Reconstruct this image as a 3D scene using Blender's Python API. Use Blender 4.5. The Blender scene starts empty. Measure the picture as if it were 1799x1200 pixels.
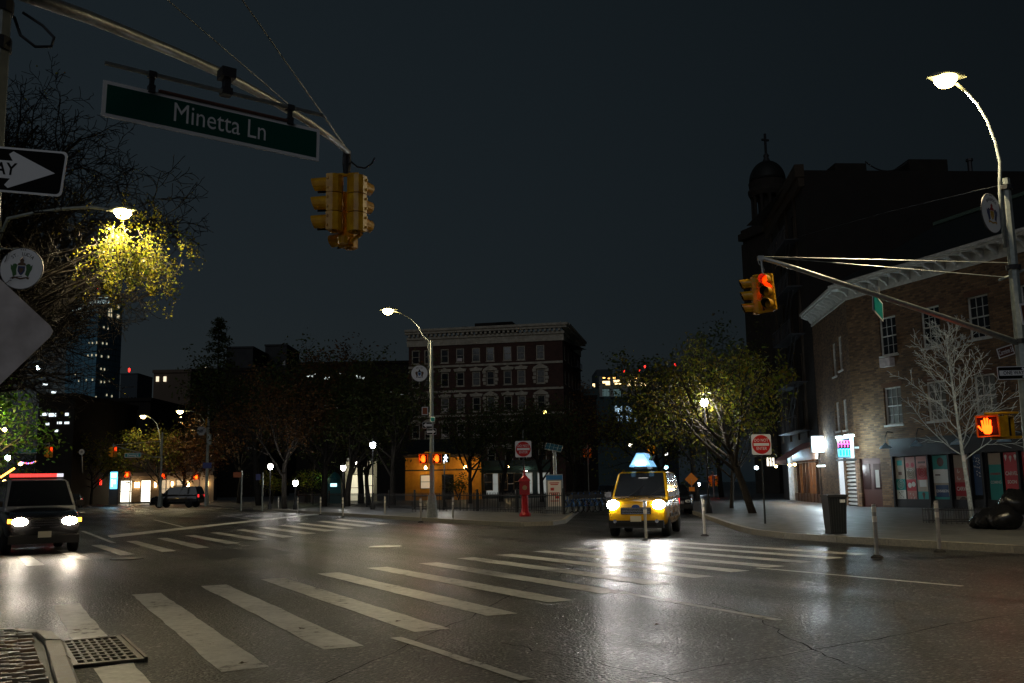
import bpy, math, random
from math import sin, cos, pi, radians, atan2, sqrt
from mathutils import Vector as V, Matrix as M

# ------------------------------------------------------------------ camera, sky, light, exposure
sc = bpy.context.scene
col = sc.collection
FPX, CAMH, PITCH, ROLL = 1720.0, 1.6, radians(8.34), radians(1.0)
cam_d = bpy.data.cameras.new('camera'); cam = bpy.data.objects.new('camera', cam_d); col.objects.link(cam)
cam_d.sensor_width = 36; cam_d.sensor_fit = 'HORIZONTAL'; cam_d.lens = FPX / 1799 * 36
cam_d.clip_end = 5000; cam_d.clip_start = 0.05
cam.matrix_world = M.Translation((0, 0, CAMH)) @ M.Rotation(pi / 2 + PITCH, 4, 'X') @ M.Rotation(-ROLL, 4, 'Z')
sc.camera = cam
sc.view_settings.view_transform = 'Standard'; sc.view_settings.look = 'None'
sc.view_settings.gamma = 1; sc.view_settings.exposure = 0.0
sc.render.engine = 'CYCLES'
cy = sc.cycles
cy.use_denoising = True; cy.denoising_prefilter = 'NONE'
cy.max_bounces = 5; cy.diffuse_bounces = 2; cy.glossy_bounces = 3; cy.transmission_bounces = 3
cy.sample_clamp_indirect = 1.5; cy.sample_clamp_direct = 0.0
cy.use_light_tree = True

wd = bpy.data.worlds.new('World'); sc.world = wd; wd.use_nodes = True
nt = wd.node_tree; nt.nodes.clear()
sky = nt.nodes.new('ShaderNodeTexSky'); sky.sky_type = 'NISHITA'; sky.sun_disc = False
sky.sun_elevation = radians(-3.5); sky.sun_rotation = radians(-50); sky.altitude = 10
hsv = nt.nodes.new('ShaderNodeHueSaturation'); hsv.inputs['Saturation'].default_value = 0.45
bg = nt.nodes.new('ShaderNodeBackground'); bg.inputs['Strength'].default_value = 0.04
bg2 = nt.nodes.new('ShaderNodeBackground'); bg2.inputs['Color'].default_value = (0.42, 0.72, 0.92, 1)
# city glow on the low cloud, strongest over downtown at the far end of the avenue, fading evenly all round
wtc = nt.nodes.new('ShaderNodeTexCoord'); dt = nt.nodes.new('ShaderNodeVectorMath'); dt.operation = 'DOT_PRODUCT'; dt.inputs[1].default_value = (-0.6, 0.8, 0)
nt.links.new(wtc.outputs['Generated'], dt.inputs[0])
mrg = nt.nodes.new('ShaderNodeMapRange'); mrg.interpolation_type = 'SMOOTHSTEP'; mrg.inputs['From Min'].default_value = -0.1; mrg.inputs['From Max'].default_value = 1.05
mrg.inputs['To Min'].default_value = 0.0030; mrg.inputs['To Max'].default_value = 0.0150
nt.links.new(dt.outputs['Value'], mrg.inputs['Value']); nt.links.new(mrg.outputs[0], bg2.inputs['Strength'])
ads = nt.nodes.new('ShaderNodeAddShader'); wo = nt.nodes.new('ShaderNodeOutputWorld')
nt.links.new(sky.outputs[0], hsv.inputs['Color']); nt.links.new(hsv.outputs[0], bg.inputs[0])
nt.links.new(bg.outputs[0], ads.inputs[0]); nt.links.new(bg2.outputs[0], ads.inputs[1]); nt.links.new(ads.outputs[0], wo.inputs[0])

sun_d = bpy.data.lights.new('sun', 'SUN'); sun_d.energy = 0.20; sun_d.angle = radians(40); sun_d.color = (0.9, 0.95, 1)
sun = bpy.data.objects.new('sun', sun_d); col.objects.link(sun)
sun.rotation_euler = V((0.22, 0.85, -0.42)).to_track_quat('-Z', 'Y').to_euler()

# ------------------------------------------------------------------ helpers
rnd = random.Random(7)

def ray(x, y):                     # a picture position as a direction from the camera
    u = (x - 899.5) / FPX; v = (600 - y) / FPX
    u, v = u * cos(ROLL) + v * sin(ROLL), -u * sin(ROLL) + v * cos(ROLL)
    return V((u, cos(PITCH) - v * sin(PITCH), sin(PITCH) + v * cos(PITCH)))

def G(x, y, z=0.0):                # ... where it meets the level z
    d = ray(x, y); return V((0, 0, CAMH)) + d * ((z - CAMH) / d.z)

def P(x, y, Y):                    # ... at the distance Y
    d = ray(x, y); return V((0, 0, CAMH)) + d * (Y / d.y)

AV = ray(21, 867.5); AV.z = 0; AV.normalize()          # avenue, away from the viewer
BV = V((AV.y, -AV.x, 0))                               # across the avenue

def AB(a, b, z=0.0): return V((AV.x * a + BV.x * b, AV.y * a + BV.y * b, z))

MATS = {}
def mat(name, c=(.5, .5, .5), rough=.6, metal=0., c2=None, scale=8., bump=0., bscale=60., em=None, es=0., island=None, trans=0., coat=0., spec=.3, rvar=0.):
    if name in MATS: return MATS[name]
    m = bpy.data.materials.new(name); m.use_nodes = True; MATS[name] = m
    n = m.node_tree.nodes; l = m.node_tree.links; b = n['Principled BSDF']
    b.inputs['Base Color'].default_value = (*c, 1); b.inputs['Roughness'].default_value = rough; b.inputs['Metallic'].default_value = metal
    b.inputs['Coat Weight'].default_value = coat; b.inputs['Specular IOR Level'].default_value = spec
    tc = n.new('ShaderNodeTexCoord')
    if c2 is not None:
        no = n.new('ShaderNodeTexNoise'); no.inputs['Scale'].default_value = scale; no.inputs['Detail'].default_value = 6
        l.new(tc.outputs['Object'], no.inputs['Vector'])
        r = n.new('ShaderNodeValToRGB'); r.color_ramp.elements[0].position = .35; r.color_ramp.elements[1].position = .68
        r.color_ramp.elements[0].color = (*c, 1); r.color_ramp.elements[1].color = (*c2, 1)
        l.new(no.outputs[0], r.inputs[0]); l.new(r.outputs[0], b.inputs['Base Color'])
        if rvar:
            mr = n.new('ShaderNodeMapRange'); mr.inputs['From Min'].default_value = .3; mr.inputs['From Max'].default_value = .7
            mr.inputs['To Min'].default_value = rough - rvar; mr.inputs['To Max'].default_value = rough + rvar
            l.new(no.outputs[0], mr.inputs['Value']); l.new(mr.outputs[0], b.inputs['Roughness'])
    if island:
        gi = n.new('ShaderNodeNewGeometry'); r = n.new('ShaderNodeValToRGB'); r.color_ramp.interpolation = 'LINEAR'
        while len(r.color_ramp.elements) < len(island): r.color_ramp.elements.new(.5)
        for i, cc in enumerate(island):
            r.color_ramp.elements[i].position = i / (len(island) - 1); r.color_ramp.elements[i].color = (*cc, 1)
        l.new(gi.outputs['Random Per Island'], r.inputs[0]); l.new(r.outputs[0], b.inputs['Base Color'])
        if trans:
            t = n.new('ShaderNodeBsdfTranslucent'); mx = n.new('ShaderNodeMixShader'); mx.inputs[0].default_value = trans
            l.new(r.outputs[0], t.inputs[0]); l.new(b.outputs[0], mx.inputs[1]); l.new(t.outputs[0], mx.inputs[2])
            l.new(mx.outputs[0], n['Material Output'].inputs[0])
    if bump:
        nb = n.new('ShaderNodeTexNoise'); nb.inputs['Scale'].default_value = bscale; nb.inputs['Detail'].default_value = 4
        l.new(tc.outputs['Object'], nb.inputs['Vector'])
        bp = n.new('ShaderNodeBump'); bp.inputs['Strength'].default_value = bump; bp.inputs['Distance'].default_value = .02
        l.new(nb.outputs[0], bp.inputs['Height']); l.new(bp.outputs[0], b.inputs['Normal'])
    if em is not None:
        b.inputs['Emission Color'].default_value = (*em, 1); b.inputs['Emission Strength'].default_value = es
    return m

def brick_mat(name, c1, c2, mortar, sc_=1.0, rough=.85):
    m = bpy.data.materials.new(name); m.use_nodes = True; MATS[name] = m
    n = m.node_tree.nodes; l = m.node_tree.links; b = n['Principled BSDF']; b.inputs['Roughness'].default_value = rough
    tc = n.new('ShaderNodeTexCoord'); mp = n.new('ShaderNodeMapping'); mp.inputs['Rotation'].default_value = (pi / 2, 0, 0)
    bt = n.new('ShaderNodeTexBrick'); bt.inputs['Scale'].default_value = 1; bt.inputs['Brick Width'].default_value = .215 * sc_
    bt.inputs['Row Height'].default_value = .072 * sc_; bt.inputs['Mortar Size'].default_value = .009 * sc_; bt.inputs['Bias'].default_value = 0
    bt.inputs['Color1'].default_value = (*c1, 1); bt.inputs['Color2'].default_value = (*c2, 1); bt.inputs['Mortar'].default_value = (*mortar, 1)
    l.new(tc.outputs['Object'], mp.inputs[0]); l.new(mp.outputs[0], bt.inputs['Vector'])
    no = n.new('ShaderNodeTexNoise'); no.inputs['Scale'].default_value = .9; no.inputs['Detail'].default_value = 8; l.new(tc.outputs['Object'], no.inputs[0])
    mx = n.new('ShaderNodeMix'); mx.data_type = 'RGBA'; mx.blend_type = 'MULTIPLY'; mx.inputs[0].default_value = .75
    rr = n.new('ShaderNodeValToRGB'); rr.color_ramp.elements[0].position = .3; rr.color_ramp.elements[0].color = (.45, .42, .4, 1); rr.color_ramp.elements[1].position = .7
    l.new(no.outputs[0], rr.inputs[0]); l.new(bt.outputs[0], mx.inputs[6]); l.new(rr.outputs[0], mx.inputs[7]); l.new(mx.outputs[2], b.inputs['Base Color'])
    bp = n.new('ShaderNodeBump'); bp.inputs['Strength'].default_value = .6; bp.inputs['Distance'].default_value = .01; bp.invert = True
    l.new(bt.outputs['Fac'], bp.inputs['Height']); l.new(bp.outputs[0], b.inputs['Normal'])
    return m

def emit(name, c, s, base=None):
    return mat(name, base or tuple(min(1, x * .5) for x in c), .4, em=c, es=s)

class MB:
    def __init__(s): s.v = []; s.f = []; s.mi = []; s.k = 0
    def face(s, pts):
        i = len(s.v); s.v += [tuple(p) for p in pts]; s.f.append(tuple(range(i, i + len(pts)))); s.mi.append(s.k); return s
    def add(s, vs, fs, mx=None):
        i = len(s.v); s.v += [tuple(mx @ V(p)) if mx else tuple(p) for p in vs]
        s.f += [tuple(i + j for j in q) for q in fs]; s.mi += [s.k] * len(fs); return s
    def box(s, c, d, mx=None, taper=1.0):
        x, y, z = c; a, b, h = d[0] / 2, d[1] / 2, d[2] / 2; t = taper
        vs = [(x - a, y - b, z - h), (x + a, y - b, z - h), (x + a, y + b, z - h), (x - a, y + b, z - h),
              (x - a * t, y - b * t, z + h), (x + a * t, y - b * t, z + h), (x + a * t, y + b * t, z + h), (x - a * t, y + b * t, z + h)]
        return s.add(vs, [(3, 2, 1, 0), (4, 5, 6, 7), (0, 1, 5, 4), (1, 2, 6, 5), (2, 3, 7, 6), (3, 0, 4, 7)], mx)
    def bx(s, x0, x1, y0, y1, z0, z1, mx=None):
        return s.box(((x0 + x1) / 2, (y0 + y1) / 2, (z0 + z1) / 2), (x1 - x0, y1 - y0, z1 - z0), mx)
    def tube(s, pts, r, n=8, cap=True):
        pts = [V(p) for p in pts]; m = len(pts)
        rs = r if isinstance(r, (list, tuple)) else [r] * m
        i0 = len(s.v); up = None
        for i, p in enumerate(pts):
            d = (pts[min(i + 1, m - 1)] - pts[max(i - 1, 0)])
            if d.length < 1e-9: d = V((0, 0, 1))
            d.normalize()
            if up is None: up = V((0, 0, 1)) if abs(d.z) < .9 else V((1, 0, 0))
            a = d.cross(up)
            if a.length < 1e-6: a = d.orthogonal()
            a.normalize(); b = a.cross(d); up = b
            for j in range(n):
                t = 2 * pi * j / n; s.v.append(tuple(p + (a * cos(t) + b * sin(t)) * rs[i]))
        for i in range(m - 1):
            for j in range(n):
                k = (j + 1) % n; q = i0 + i * n
                s.f.append((q + j, q + k, q + n + k, q + n + j)); s.mi.append(s.k)
        if cap:
            s.f.append(tuple(i0 + j for j in reversed(range(n)))); s.f.append(tuple(i0 + (m - 1) * n + j for j in range(n))); s.mi += [s.k, s.k]
        return s
    def lathe(s, prof, n=16, mx=None, cap=True):       # prof: (r, z) round local z
        i0 = len(s.v); m = len(prof)
        for r, z in prof:
            for j in range(n):
                t = 2 * pi * j / n; p = V((r * cos(t), r * sin(t), z)); s.v.append(tuple(mx @ p if mx else p))
        for i in range(m - 1):
            for j in range(n):
                k = (j + 1) % n; q = i0 + i * n
                s.f.append((q + j, q + k, q + n + k, q + n + j)); s.mi.append(s.k)
        if cap:
            s.f.append(tuple(i0 + j for j in reversed(range(n)))); s.f.append(tuple(i0 + (m - 1) * n + j for j in range(n))); s.mi += [s.k, s.k]
        return s
    def prism(s, poly, z0, z1, mx=None):
        n = len(poly); vs = [(x, y, z0) for x, y in poly] + [(x, y, z1) for x, y in poly]
        fs = [tuple(reversed(range(n))), tuple(range(n, 2 * n))] + [(i, (i + 1) % n, n + (i + 1) % n, n + i) for i in range(n)]
        return s.add(vs, fs, mx)
    def mesh(s, name, mats, smooth=False):
        me = bpy.data.meshes.new(name); me.from_pydata(s.v, [], s.f)
        for m in (mats if isinstance(mats, (list, tuple)) else [mats]): me.materials.append(m)
        if any(s.mi): me.polygons.foreach_set('material_index', s.mi)
        if smooth: me.polygons.foreach_set('use_smooth', [True] * len(s.f))
        me.update(); return me
    def build(s, name, mats, parent=None, smooth=False, loc=None, rot=None):
        return ob(name, s.mesh(name, mats, smooth), parent, loc, rot)

def ob(name, me, parent=None, loc=None, rot=None):
    o = bpy.data.objects.new(name, me); col.objects.link(o)
    if parent: o.parent = parent
    if loc is not None: o.location = loc
    if rot is not None: o.rotation_euler = rot
    return o

def tag(o, label=None, cat=None, group=None, kind=None):
    if label: o['label'] = label
    if cat: o['category'] = cat
    if group: o['group'] = group
    if kind: o['kind'] = kind
    return o

def T(name, label, cat, loc=(0, 0, 0), rz=0., group=None):
    o = bpy.data.objects.new(name, None); col.objects.link(o); o.location = loc; o.rotation_euler = (0, 0, rz)
    o.empty_display_size = .1
    return tag(o, label, cat, group)

def hang(name, label, cat, mx, group=None):            # a thing placed by a full matrix
    o = T(name, label, cat, group=group); o.matrix_world = mx; return o

def copy_tree(o, parent=None):
    c = o.copy(); col.objects.link(c)
    if parent: c.parent = parent
    for ch in o.children: copy_tree(ch, c)
    return c

def frame(o, x, z):                                    # matrix from origin, x axis and rough up; local -y faces outward
    x = V(x).normalized(); z = V(z); y = z.cross(x).normalized(); z = x.cross(y)
    m = M.Identity(4)
    for i, a in enumerate((x, y, z)):
        for j in range(3): m[j][i] = a[j]
    m.translation = V(o); return m

_tc = {}
def text_geo(s, size=1., bold=0., sx=1.):
    k = (s, bold)
    if k not in _tc:
        cu = bpy.data.curves.new('lettering', 'FONT'); cu.body = s; cu.size = 1; cu.align_x = 'CENTER'; cu.align_y = 'CENTER'; cu.offset = bold; cu.resolution_u = 3
        o = bpy.data.objects.new('lettering', cu); col.objects.link(o)
        dg = bpy.context.evaluated_depsgraph_get(); dg.update()
        me = bpy.data.meshes.new_from_object(o.evaluated_get(dg))
        _tc[k] = ([tuple(v.co) for v in me.vertices], [tuple(p.vertices) for p in me.polygons])
        bpy.data.objects.remove(o); bpy.data.meshes.remove(me); bpy.data.curves.remove(cu)
    vs, fs = _tc[k]
    return [(x * size * sx, 0, y * size) for x, y, z in vs], fs

def text(mb, s, size, at=(0, 0, 0), bold=.01, sx=1., rot=0.):      # lettering in the local xz plane
    vs, fs = text_geo(s, size, bold, sx)
    mb.add(vs, fs, M.Translation(at) @ M.Rotation(rot, 4, 'Y')); return mb

def arc_text(mb, s, size, r, y, a0, a1, sx=.9):
    for i, ch in enumerate(s):
        if ch == ' ': continue
        t = a0 + (a1 - a0) * (i / (len(s) - 1))
        text(mb, ch, size, (r * sin(t), y, r * cos(t)), .012, sx, t)

def lamp_light(parent, loc, power, color, size=.15, spot=None, target=None, blend=.6):
    d = bpy.data.lights.new('lamp_light', 'SPOT' if spot else 'POINT'); d.energy = power; d.color = color; d.shadow_soft_size = size
    o = bpy.data.objects.new('lamp_light', d); col.objects.link(o); o.parent = parent; o.location = loc
    if spot:
        d.spot_size = radians(spot); d.spot_blend = blend
        o.rotation_euler = V(target or (0, 0, -1)).to_track_quat('-Z', 'Y').to_euler()
    return o

# ------------------------------------------------------------------ materials
steel = mat('galvanised_steel', (.36, .38, .38), .42, .75, (.5, .51, .5), 14, bump=.12, bscale=90)
pole_m = mat('grey_pole_paint', (.24, .27, .26), .45, .3, (.33, .36, .34), 10, bump=.1)
dark_steel = mat('dark_steel', (.05, .05, .055), .5, .4)
black = mat('black_paint', (.012, .012, .013), .5)
rubber = mat('tyre_rubber', (.014, .014, .014), .8)
chrome = mat('chrome', (.7, .7, .72), .15, 1.)
yellow_sig = mat('signal_yellow_paint', (.55, .24, .004), .4, .0, (.85, .45, .006), 7, coat=.3, bump=.15, bscale=35)
visor_in = mat('visor_inside_black', (.006, .006, .006), .8)
glass = mat('dark_window_glass', (.012, .014, .017), .08, spec=.6)
glass2 = mat('pale_blind_glass', (.10, .10, .095), .25, c2=(.05, .05, .05), scale=3)
white_p = mat('white_trim_paint', (.62, .61, .57), .6, c2=(.46, .45, .42), scale=5)
sign_w = mat('white_sign_sheeting', (.75, .75, .77), .4)
sign_k = mat('black_sign_sheeting', (.005, .005, .005), .7, spec=.1)
sign_g = mat('green_sign_sheeting', (.004, .075, .055), .4)
sign_t = mat('teal_sign_sheeting', (.01, .24, .24), .4)
sign_r = mat('red_sign_sheeting', (.55, .012, .012), .4)
sign_b = mat('brown_sign_sheeting', (.11, .035, .02), .45)
alu = mat('sign_back_aluminium', (.62, .56, .55), .6, .1, (.42, .37, .36), 5, bump=.2, bscale=12)
bark = mat('grey_brown_bark', (.03, .024, .018), .9, c2=(.05, .04, .03), scale=14, bump=.6, bscale=30)
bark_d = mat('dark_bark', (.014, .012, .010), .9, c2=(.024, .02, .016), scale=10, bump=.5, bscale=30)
bark_w = mat('cool_light_bark', (.36, .42, .46), .6, c2=(.62, .68, .72), scale=11, bump=.4, bscale=40)  # pale bluish tone puts cool light from an unseen source into the bark
leaf_y = mat('yellow_leaf', .5 and (.4, .3, .02), .6, island=[(.15, .17, .012), (.30, .26, .015), (.08, .13, .012), (.24, .19, .01), (.05, .07, .01)], trans=.45)
leaf_g = mat('yellow_green_leaf', (.1, .15, .02), .6, island=[(.08, .12, .012), (.19, .17, .015), (.12, .16, .012), (.22, .14, .012), (.05, .085, .01)], trans=.4)
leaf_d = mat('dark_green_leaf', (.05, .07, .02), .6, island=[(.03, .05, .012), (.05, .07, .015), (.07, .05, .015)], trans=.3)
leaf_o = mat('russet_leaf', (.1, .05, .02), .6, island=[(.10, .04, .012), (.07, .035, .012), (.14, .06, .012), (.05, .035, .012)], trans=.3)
concrete = mat('wet_concrete', (.075, .077, .08), .5, c2=(.13, .13, .128), scale=2.2, bump=.08, bscale=30, rvar=.12)
granite = mat('granite_kerb', (.22, .2, .16), .45, c2=(.32, .29, .22), scale=16, bump=.35, bscale=70, rvar=.15)
paver_m = [mat('wet_paver_' + k, c, .42, c2=c_, scale=9, bump=.25, bscale=30, rvar=.1) for k, c, c_ in
           (('grey', (.20, .17, .14), (.30, .25, .20)), ('brown', (.24, .15, .10), (.32, .21, .14)), ('dark', (.13, .11, .09), (.2, .17, .14)))]
iron = mat('cast_iron', (.075, .066, .048), .42, .3, (.13, .11, .08), 12, bump=.3, bscale=60)
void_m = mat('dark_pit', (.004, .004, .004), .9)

# ------------------------------------------------------------------ road and pavements
def asphalt():
    m = bpy.data.materials.new('wet_asphalt'); m.use_nodes = True
    n = m.node_tree.nodes; l = m.node_tree.links; b = n['Principled BSDF']
    tc = n.new('ShaderNodeTexCoord')
    def noise(s, d=4., rough=.55, vec=None):
        t = n.new('ShaderNodeTexNoise'); t.inputs['Scale'].default_value = s; t.inputs['Detail'].default_value = d; t.inputs['Roughness'].default_value = rough
        l.new(vec or tc.outputs['Object'], t.inputs['Vector']); return t
    def ramp(src, p0, p1, c0, c1):
        r = n.new('ShaderNodeValToRGB'); r.color_ramp.elements[0].position = p0; r.color_ramp.elements[1].position = p1
        r.color_ramp.elements[0].color = (*c0, 1); r.color_ramp.elements[1].color = (*c1, 1); l.new(src, r.inputs[0]); return r
    agg = n.new('ShaderNodeTexVoronoi'); agg.inputs['Scale'].default_value = 34; l.new(tc.outputs['Object'], agg.inputs['Vector'])
    sepc = n.new('ShaderNodeSeparateColor'); l.new(agg.outputs['Color'], sepc.inputs[0])
    stone = ramp(sepc.outputs[0], .45, .97, (.006, .0068, .008), (.2, .2, .195)); xx = stone.color_ramp.elements.new(.86); xx.color = (.028, .029, .031, 1)
    big = noise(.35, 6, .6); pat = ramp(big.outputs[0], .36, .66, (.62, .62, .62), (1.15, 1.12, 1.05))
    mx = n.new('ShaderNodeMix'); mx.data_type = 'RGBA'; mx.blend_type = 'MULTIPLY'; mx.inputs[0].default_value = 1
    l.new(stone.outputs[0], mx.inputs[6]); l.new(pat.outputs[0], mx.inputs[7]); l.new(mx.outputs[2], b.inputs['Base Color'])
    # wet film: stretched along the wheel tracks
    mp = n.new('ShaderNodeMapping'); mp.inputs['Rotation'].default_value = (0, 0, -atan2(AV.y, AV.x)); l.new(tc.outputs['Object'], mp.inputs[0])
    mp2 = n.new('ShaderNodeMapping'); mp2.inputs['Scale'].default_value = (.16, .8, 1); l.new(mp.outputs[0], mp2.inputs[0])
    wet = noise(.9, 2.5, .5, mp2.outputs[0])
    r = n.new('ShaderNodeMapRange'); r.inputs['From Min'].default_value = .36; r.inputs['From Max'].default_value = .66
    r.inputs['To Min'].default_value = .31; r.inputs['To Max'].default_value = .45; l.new(wet.outputs[0], r.inputs['Value']); l.new(r.outputs[0], b.inputs['Roughness'])
    h = noise(30, 3, .7)
    ad = n.new('ShaderNodeMath'); ad.operation = 'MULTIPLY_ADD'; ad.inputs[1].default_value = -.8
    l.new(agg.outputs['Distance'], ad.inputs[0]); l.new(h.outputs[0], ad.inputs[2])
    bp = n.new('ShaderNodeBump'); bp.inputs['Strength'].default_value = 1.0; bp.inputs['Distance'].default_value = .02
    l.new(ad.outputs[0], bp.inputs['Height']); l.new(bp.outputs[0], b.inputs['Normal'])
    b.inputs['Specular IOR Level'].default_value = .3
    return m
asph = asphalt()

def paint_mat():
    m = bpy.data.materials.new('worn_road_paint'); m.use_nodes = True
    n = m.node_tree.nodes; l = m.node_tree.links; b = n['Principled BSDF']; tc = n.new('ShaderNodeTexCoord')
    a = n.new('ShaderNodeTexNoise'); a.inputs['Scale'].default_value = 7; a.inputs['Detail'].default_value = 9; a.inputs['Roughness'].default_value = .72; l.new(tc.outputs['Object'], a.inputs[0])
    r = n.new('ShaderNodeValToRGB'); e = r.color_ramp.elements; e[0].position = .34; e[0].color = (.04, .04, .04, 1); e[1].position = .41; e[1].color = (.44, .44, .42, 1)
    x = e.new(.66); x.color = (.68, .68, .65, 1)
    a2 = n.new('ShaderNodeTexNoise'); a2.inputs['Scale'].default_value = .9; a2.inputs['Detail'].default_value = 4; l.new(tc.outputs['Object'], a2.inputs[0])
    ma = n.new('ShaderNodeMath'); ma.operation = 'MULTIPLY_ADD'; ma.inputs[1].default_value = .55; ma.inputs[2].default_value = -.265; l.new(a2.outputs[0], ma.inputs[0])
    mb_ = n.new('ShaderNodeMath'); l.new(a.outputs[0], mb_.inputs[0]); l.new(ma.outputs[0], mb_.inputs[1]); l.new(mb_.outputs[0], r.inputs[0]); l.new(r.outputs[0], b.inputs['Base Color'])
    b.inputs['Roughness'].default_value = .42
    f = n.new('ShaderNodeTexNoise'); f.inputs['Scale'].default_value = 90; f.inputs['Detail'].default_value = 3; l.new(tc.outputs['Object'], f.inputs[0])
    bp = n.new('ShaderNodeBump'); bp.inputs['Strength'].default_value = .35; bp.inputs['Distance'].default_value = .008; l.new(f.outputs[0], bp.inputs['Height']); l.new(bp.outputs[0], b.inputs['Normal'])
    return m
paint = paint_mat()

mb = MB(); S = 2500
road = mb.face([(-S, -60, 0), (S, -60, 0), (S, S, 0), (-S, S, 0)]).build('road', asph)
tag(road, 'wide wet black asphalt avenue and intersection', kind='structure')

def rag(p, q, n, amp):             # a slightly ragged painted edge
    out = []
    for i in range(n):
        t = i / n; w = p.lerp(q, t); out.append(w + V((rnd.uniform(-amp, amp), rnd.uniform(-amp, amp), 0)))
    return out

def patch(name, pts, z=.004, amp=.012, m=None):
    pts = [V((p[0], p[1], z)) for p in pts]; ring = []
    for i in range(len(pts)):
        p, q = pts[i], pts[(i + 1) % len(pts)]; ring += rag(p, q, max(2, int((q - p).length / .35)), amp)
    return MB().face(ring).build(name, m or paint, road)

# crosswalk in front: fourteen long bars along the avenue
UL = [(-.5, 1072), (95, 1062), (232, 1045), (352, 1030), (457, 1018), (557, 1008), (645, 998), (735, 990), (803, 981), (870, 975), (935, 969), (985, 964)]
LR = {2: (472, 1172), 3: (640, 1135), 4: (790, 1105), 5: (910, 1078), 6: (1010, 1055), 7: (1100, 1040), 8: (1180, 1025), 9: (1255, 1013), 10: (1318, 1003), 11: (1380, 995)}
sw = .41
for i in range(2, 15):
    if i <= 11: ul = G(*UL[i]); lr = G(*LR[i])
    else:
        ul = G(*UL[11]) + (G(*UL[11]) - G(*UL[9])) * .5 * (i - 11); lr = G(*LR[11]) + (G(*LR[11]) - G(*LR[9])) * .5 * (i - 11)
    d = lr - ul - BV * sw; d.normalize(); w = V((-d.y, d.x, 0)) * sw
    e = V((.36, .19, 0)).normalized() * sw * 1.05
    patch('crosswalk_stripe', [ul, ul + e, lr, lr - e])
patch('crosswalk_stripe', [G(93, 1064), G(140, 1060), G(188, 1118), G(128, 1126)])
patch('crosswalk_stripe', [G(165, 1175), G(232, 1163), G(300, 1240), G(215, 1255)])
# crosswalk across the avenue beyond the side street
FU = [(31, 978), (100, 967), (160, 958), (221, 951), (276, 946), (325, 941), (369, 936), (415, 931), (453, 927), (488, 923), (521, 920), (555, 916), (588, 913)]
FL = [(79, 993), (163, 983), (238, 974), (310, 968), (369, 962), (422, 954), (471, 948), (518, 943), (556, 937), (590, 932), (622, 928), (655, 924), (684, 920)]
for k, (u, l_) in enumerate(zip(FU, FL)):
    wd_ = 46 - 1.6 * k if k else 52; w2 = wd_ * .62
    patch('crosswalk_stripe', [G(*u), G(u[0] + w2 * .7, u[1] - .8), G(*l_), G(l_[0] - w2, l_[1] + 1.8)])
# stop line, lane lines
patch('stop_line', [G(188, 941), G(400, 918.6), G(560, 902), G(566, 903.2), G(404, 921.2), G(196, 945)], amp=.02)
for a, b, w in (((1085, 1040), (1370, 1090), .12), ((695, 1120), (925, 1195), .12), ((1330, 998), (1690, 1030), .12), ((270, 913), (322, 926), .15),
                ((390, 905), (450, 914), .15), ((145, 933), (200, 954), .14), ((150, 886), (161, 891), .3), ((195, 899), (211, 902), .3), ((470, 897), (520, 904), .12), ((1150, 1200), (1300, 1300), .12)):
    p, q = G(*a), G(*b); d = (q - p).normalized(); w_ = V((-d.y, d.x, 0)) * w / 2
    patch('lane_line', [p - w_, q - w_, q + w_, p + w_], amp=.008)

# tar seams and utility cut patches in the asphalt
tar = mat('tar_seam', (.004, .004, .004), .8, spec=.05); pat_m = mat('patched_asphalt', (.012, .012, .013), .42, c2=(.03, .03, .031), scale=40, bump=.6, bscale=60)
rs0 = random.Random(17)
for (x0, y0), (x1, y1) in (((560, 1200), (1010, 985)), ((1130, 1195), (1799, 1072)), ((310, 985), (900, 948)), ((880, 1130), (1180, 1200)), ((30, 1030), (420, 990)), ((1250, 1060), (1500, 1180))):
    p, q = G(x0, y0), G(x1, y1); n_ = 26; d_ = (q - p); pr_ = V((-d_.y, d_.x, 0)).normalized(); off = 0; L1, L2 = [], []
    for i in range(n_ + 1):
        off += rs0.gauss(0, .035); c_ = p.lerp(q, i / n_) + pr_ * off; w_ = rs0.uniform(.003, .011); L1.append(c_ + pr_ * w_); L2.append(c_ - pr_ * w_)
    mb = MB()
    for i in range(n_): mb.face([(*L2[i].xy, .002), (*L2[i + 1].xy, .002), (*L1[i + 1].xy, .002), (*L1[i].xy, .002)])
    mb.build('tar_seam', tar, road)
for quad_ in (((330, 972), (470, 962), (520, 972), (370, 983)),):
    patch('asphalt_patch', [G(*q) for q in quad_], z=.0012, amp=.04, m=pat_m)

def pavement(name, label, pts, kerb_pts, z=.15):
    mb = MB().prism([(p[0], p[1]) for p in pts], -.05, z)
    o = mb.build(name, concrete); tag(o, label, kind='structure')
    # kerb stones along the given run, each its own block
    L = 0; acc = []
    for i in range(len(kerb_pts) - 1):
        p, q = V((*kerb_pts[i][:2], 0)), V((*kerb_pts[i + 1][:2], 0)); n = max(1, round((q - p).length / 1.8))
        for k in range(n):
            acc.append((p.lerp(q, k / n), p.lerp(q, (k + 1) / n)))
    for p, q in acc:
        d = (q - p); ln = d.length; a = atan2(d.y, d.x)
        b = MB().box((ln / 2, 0, (z + .012 - .06) / 2), (ln - .012, .17, z + .012 + .06), None)
        b.build('kerb_stone', granite, o, loc=(p.x, p.y, 0), rot=(0, 0, a))
    return o

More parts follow.
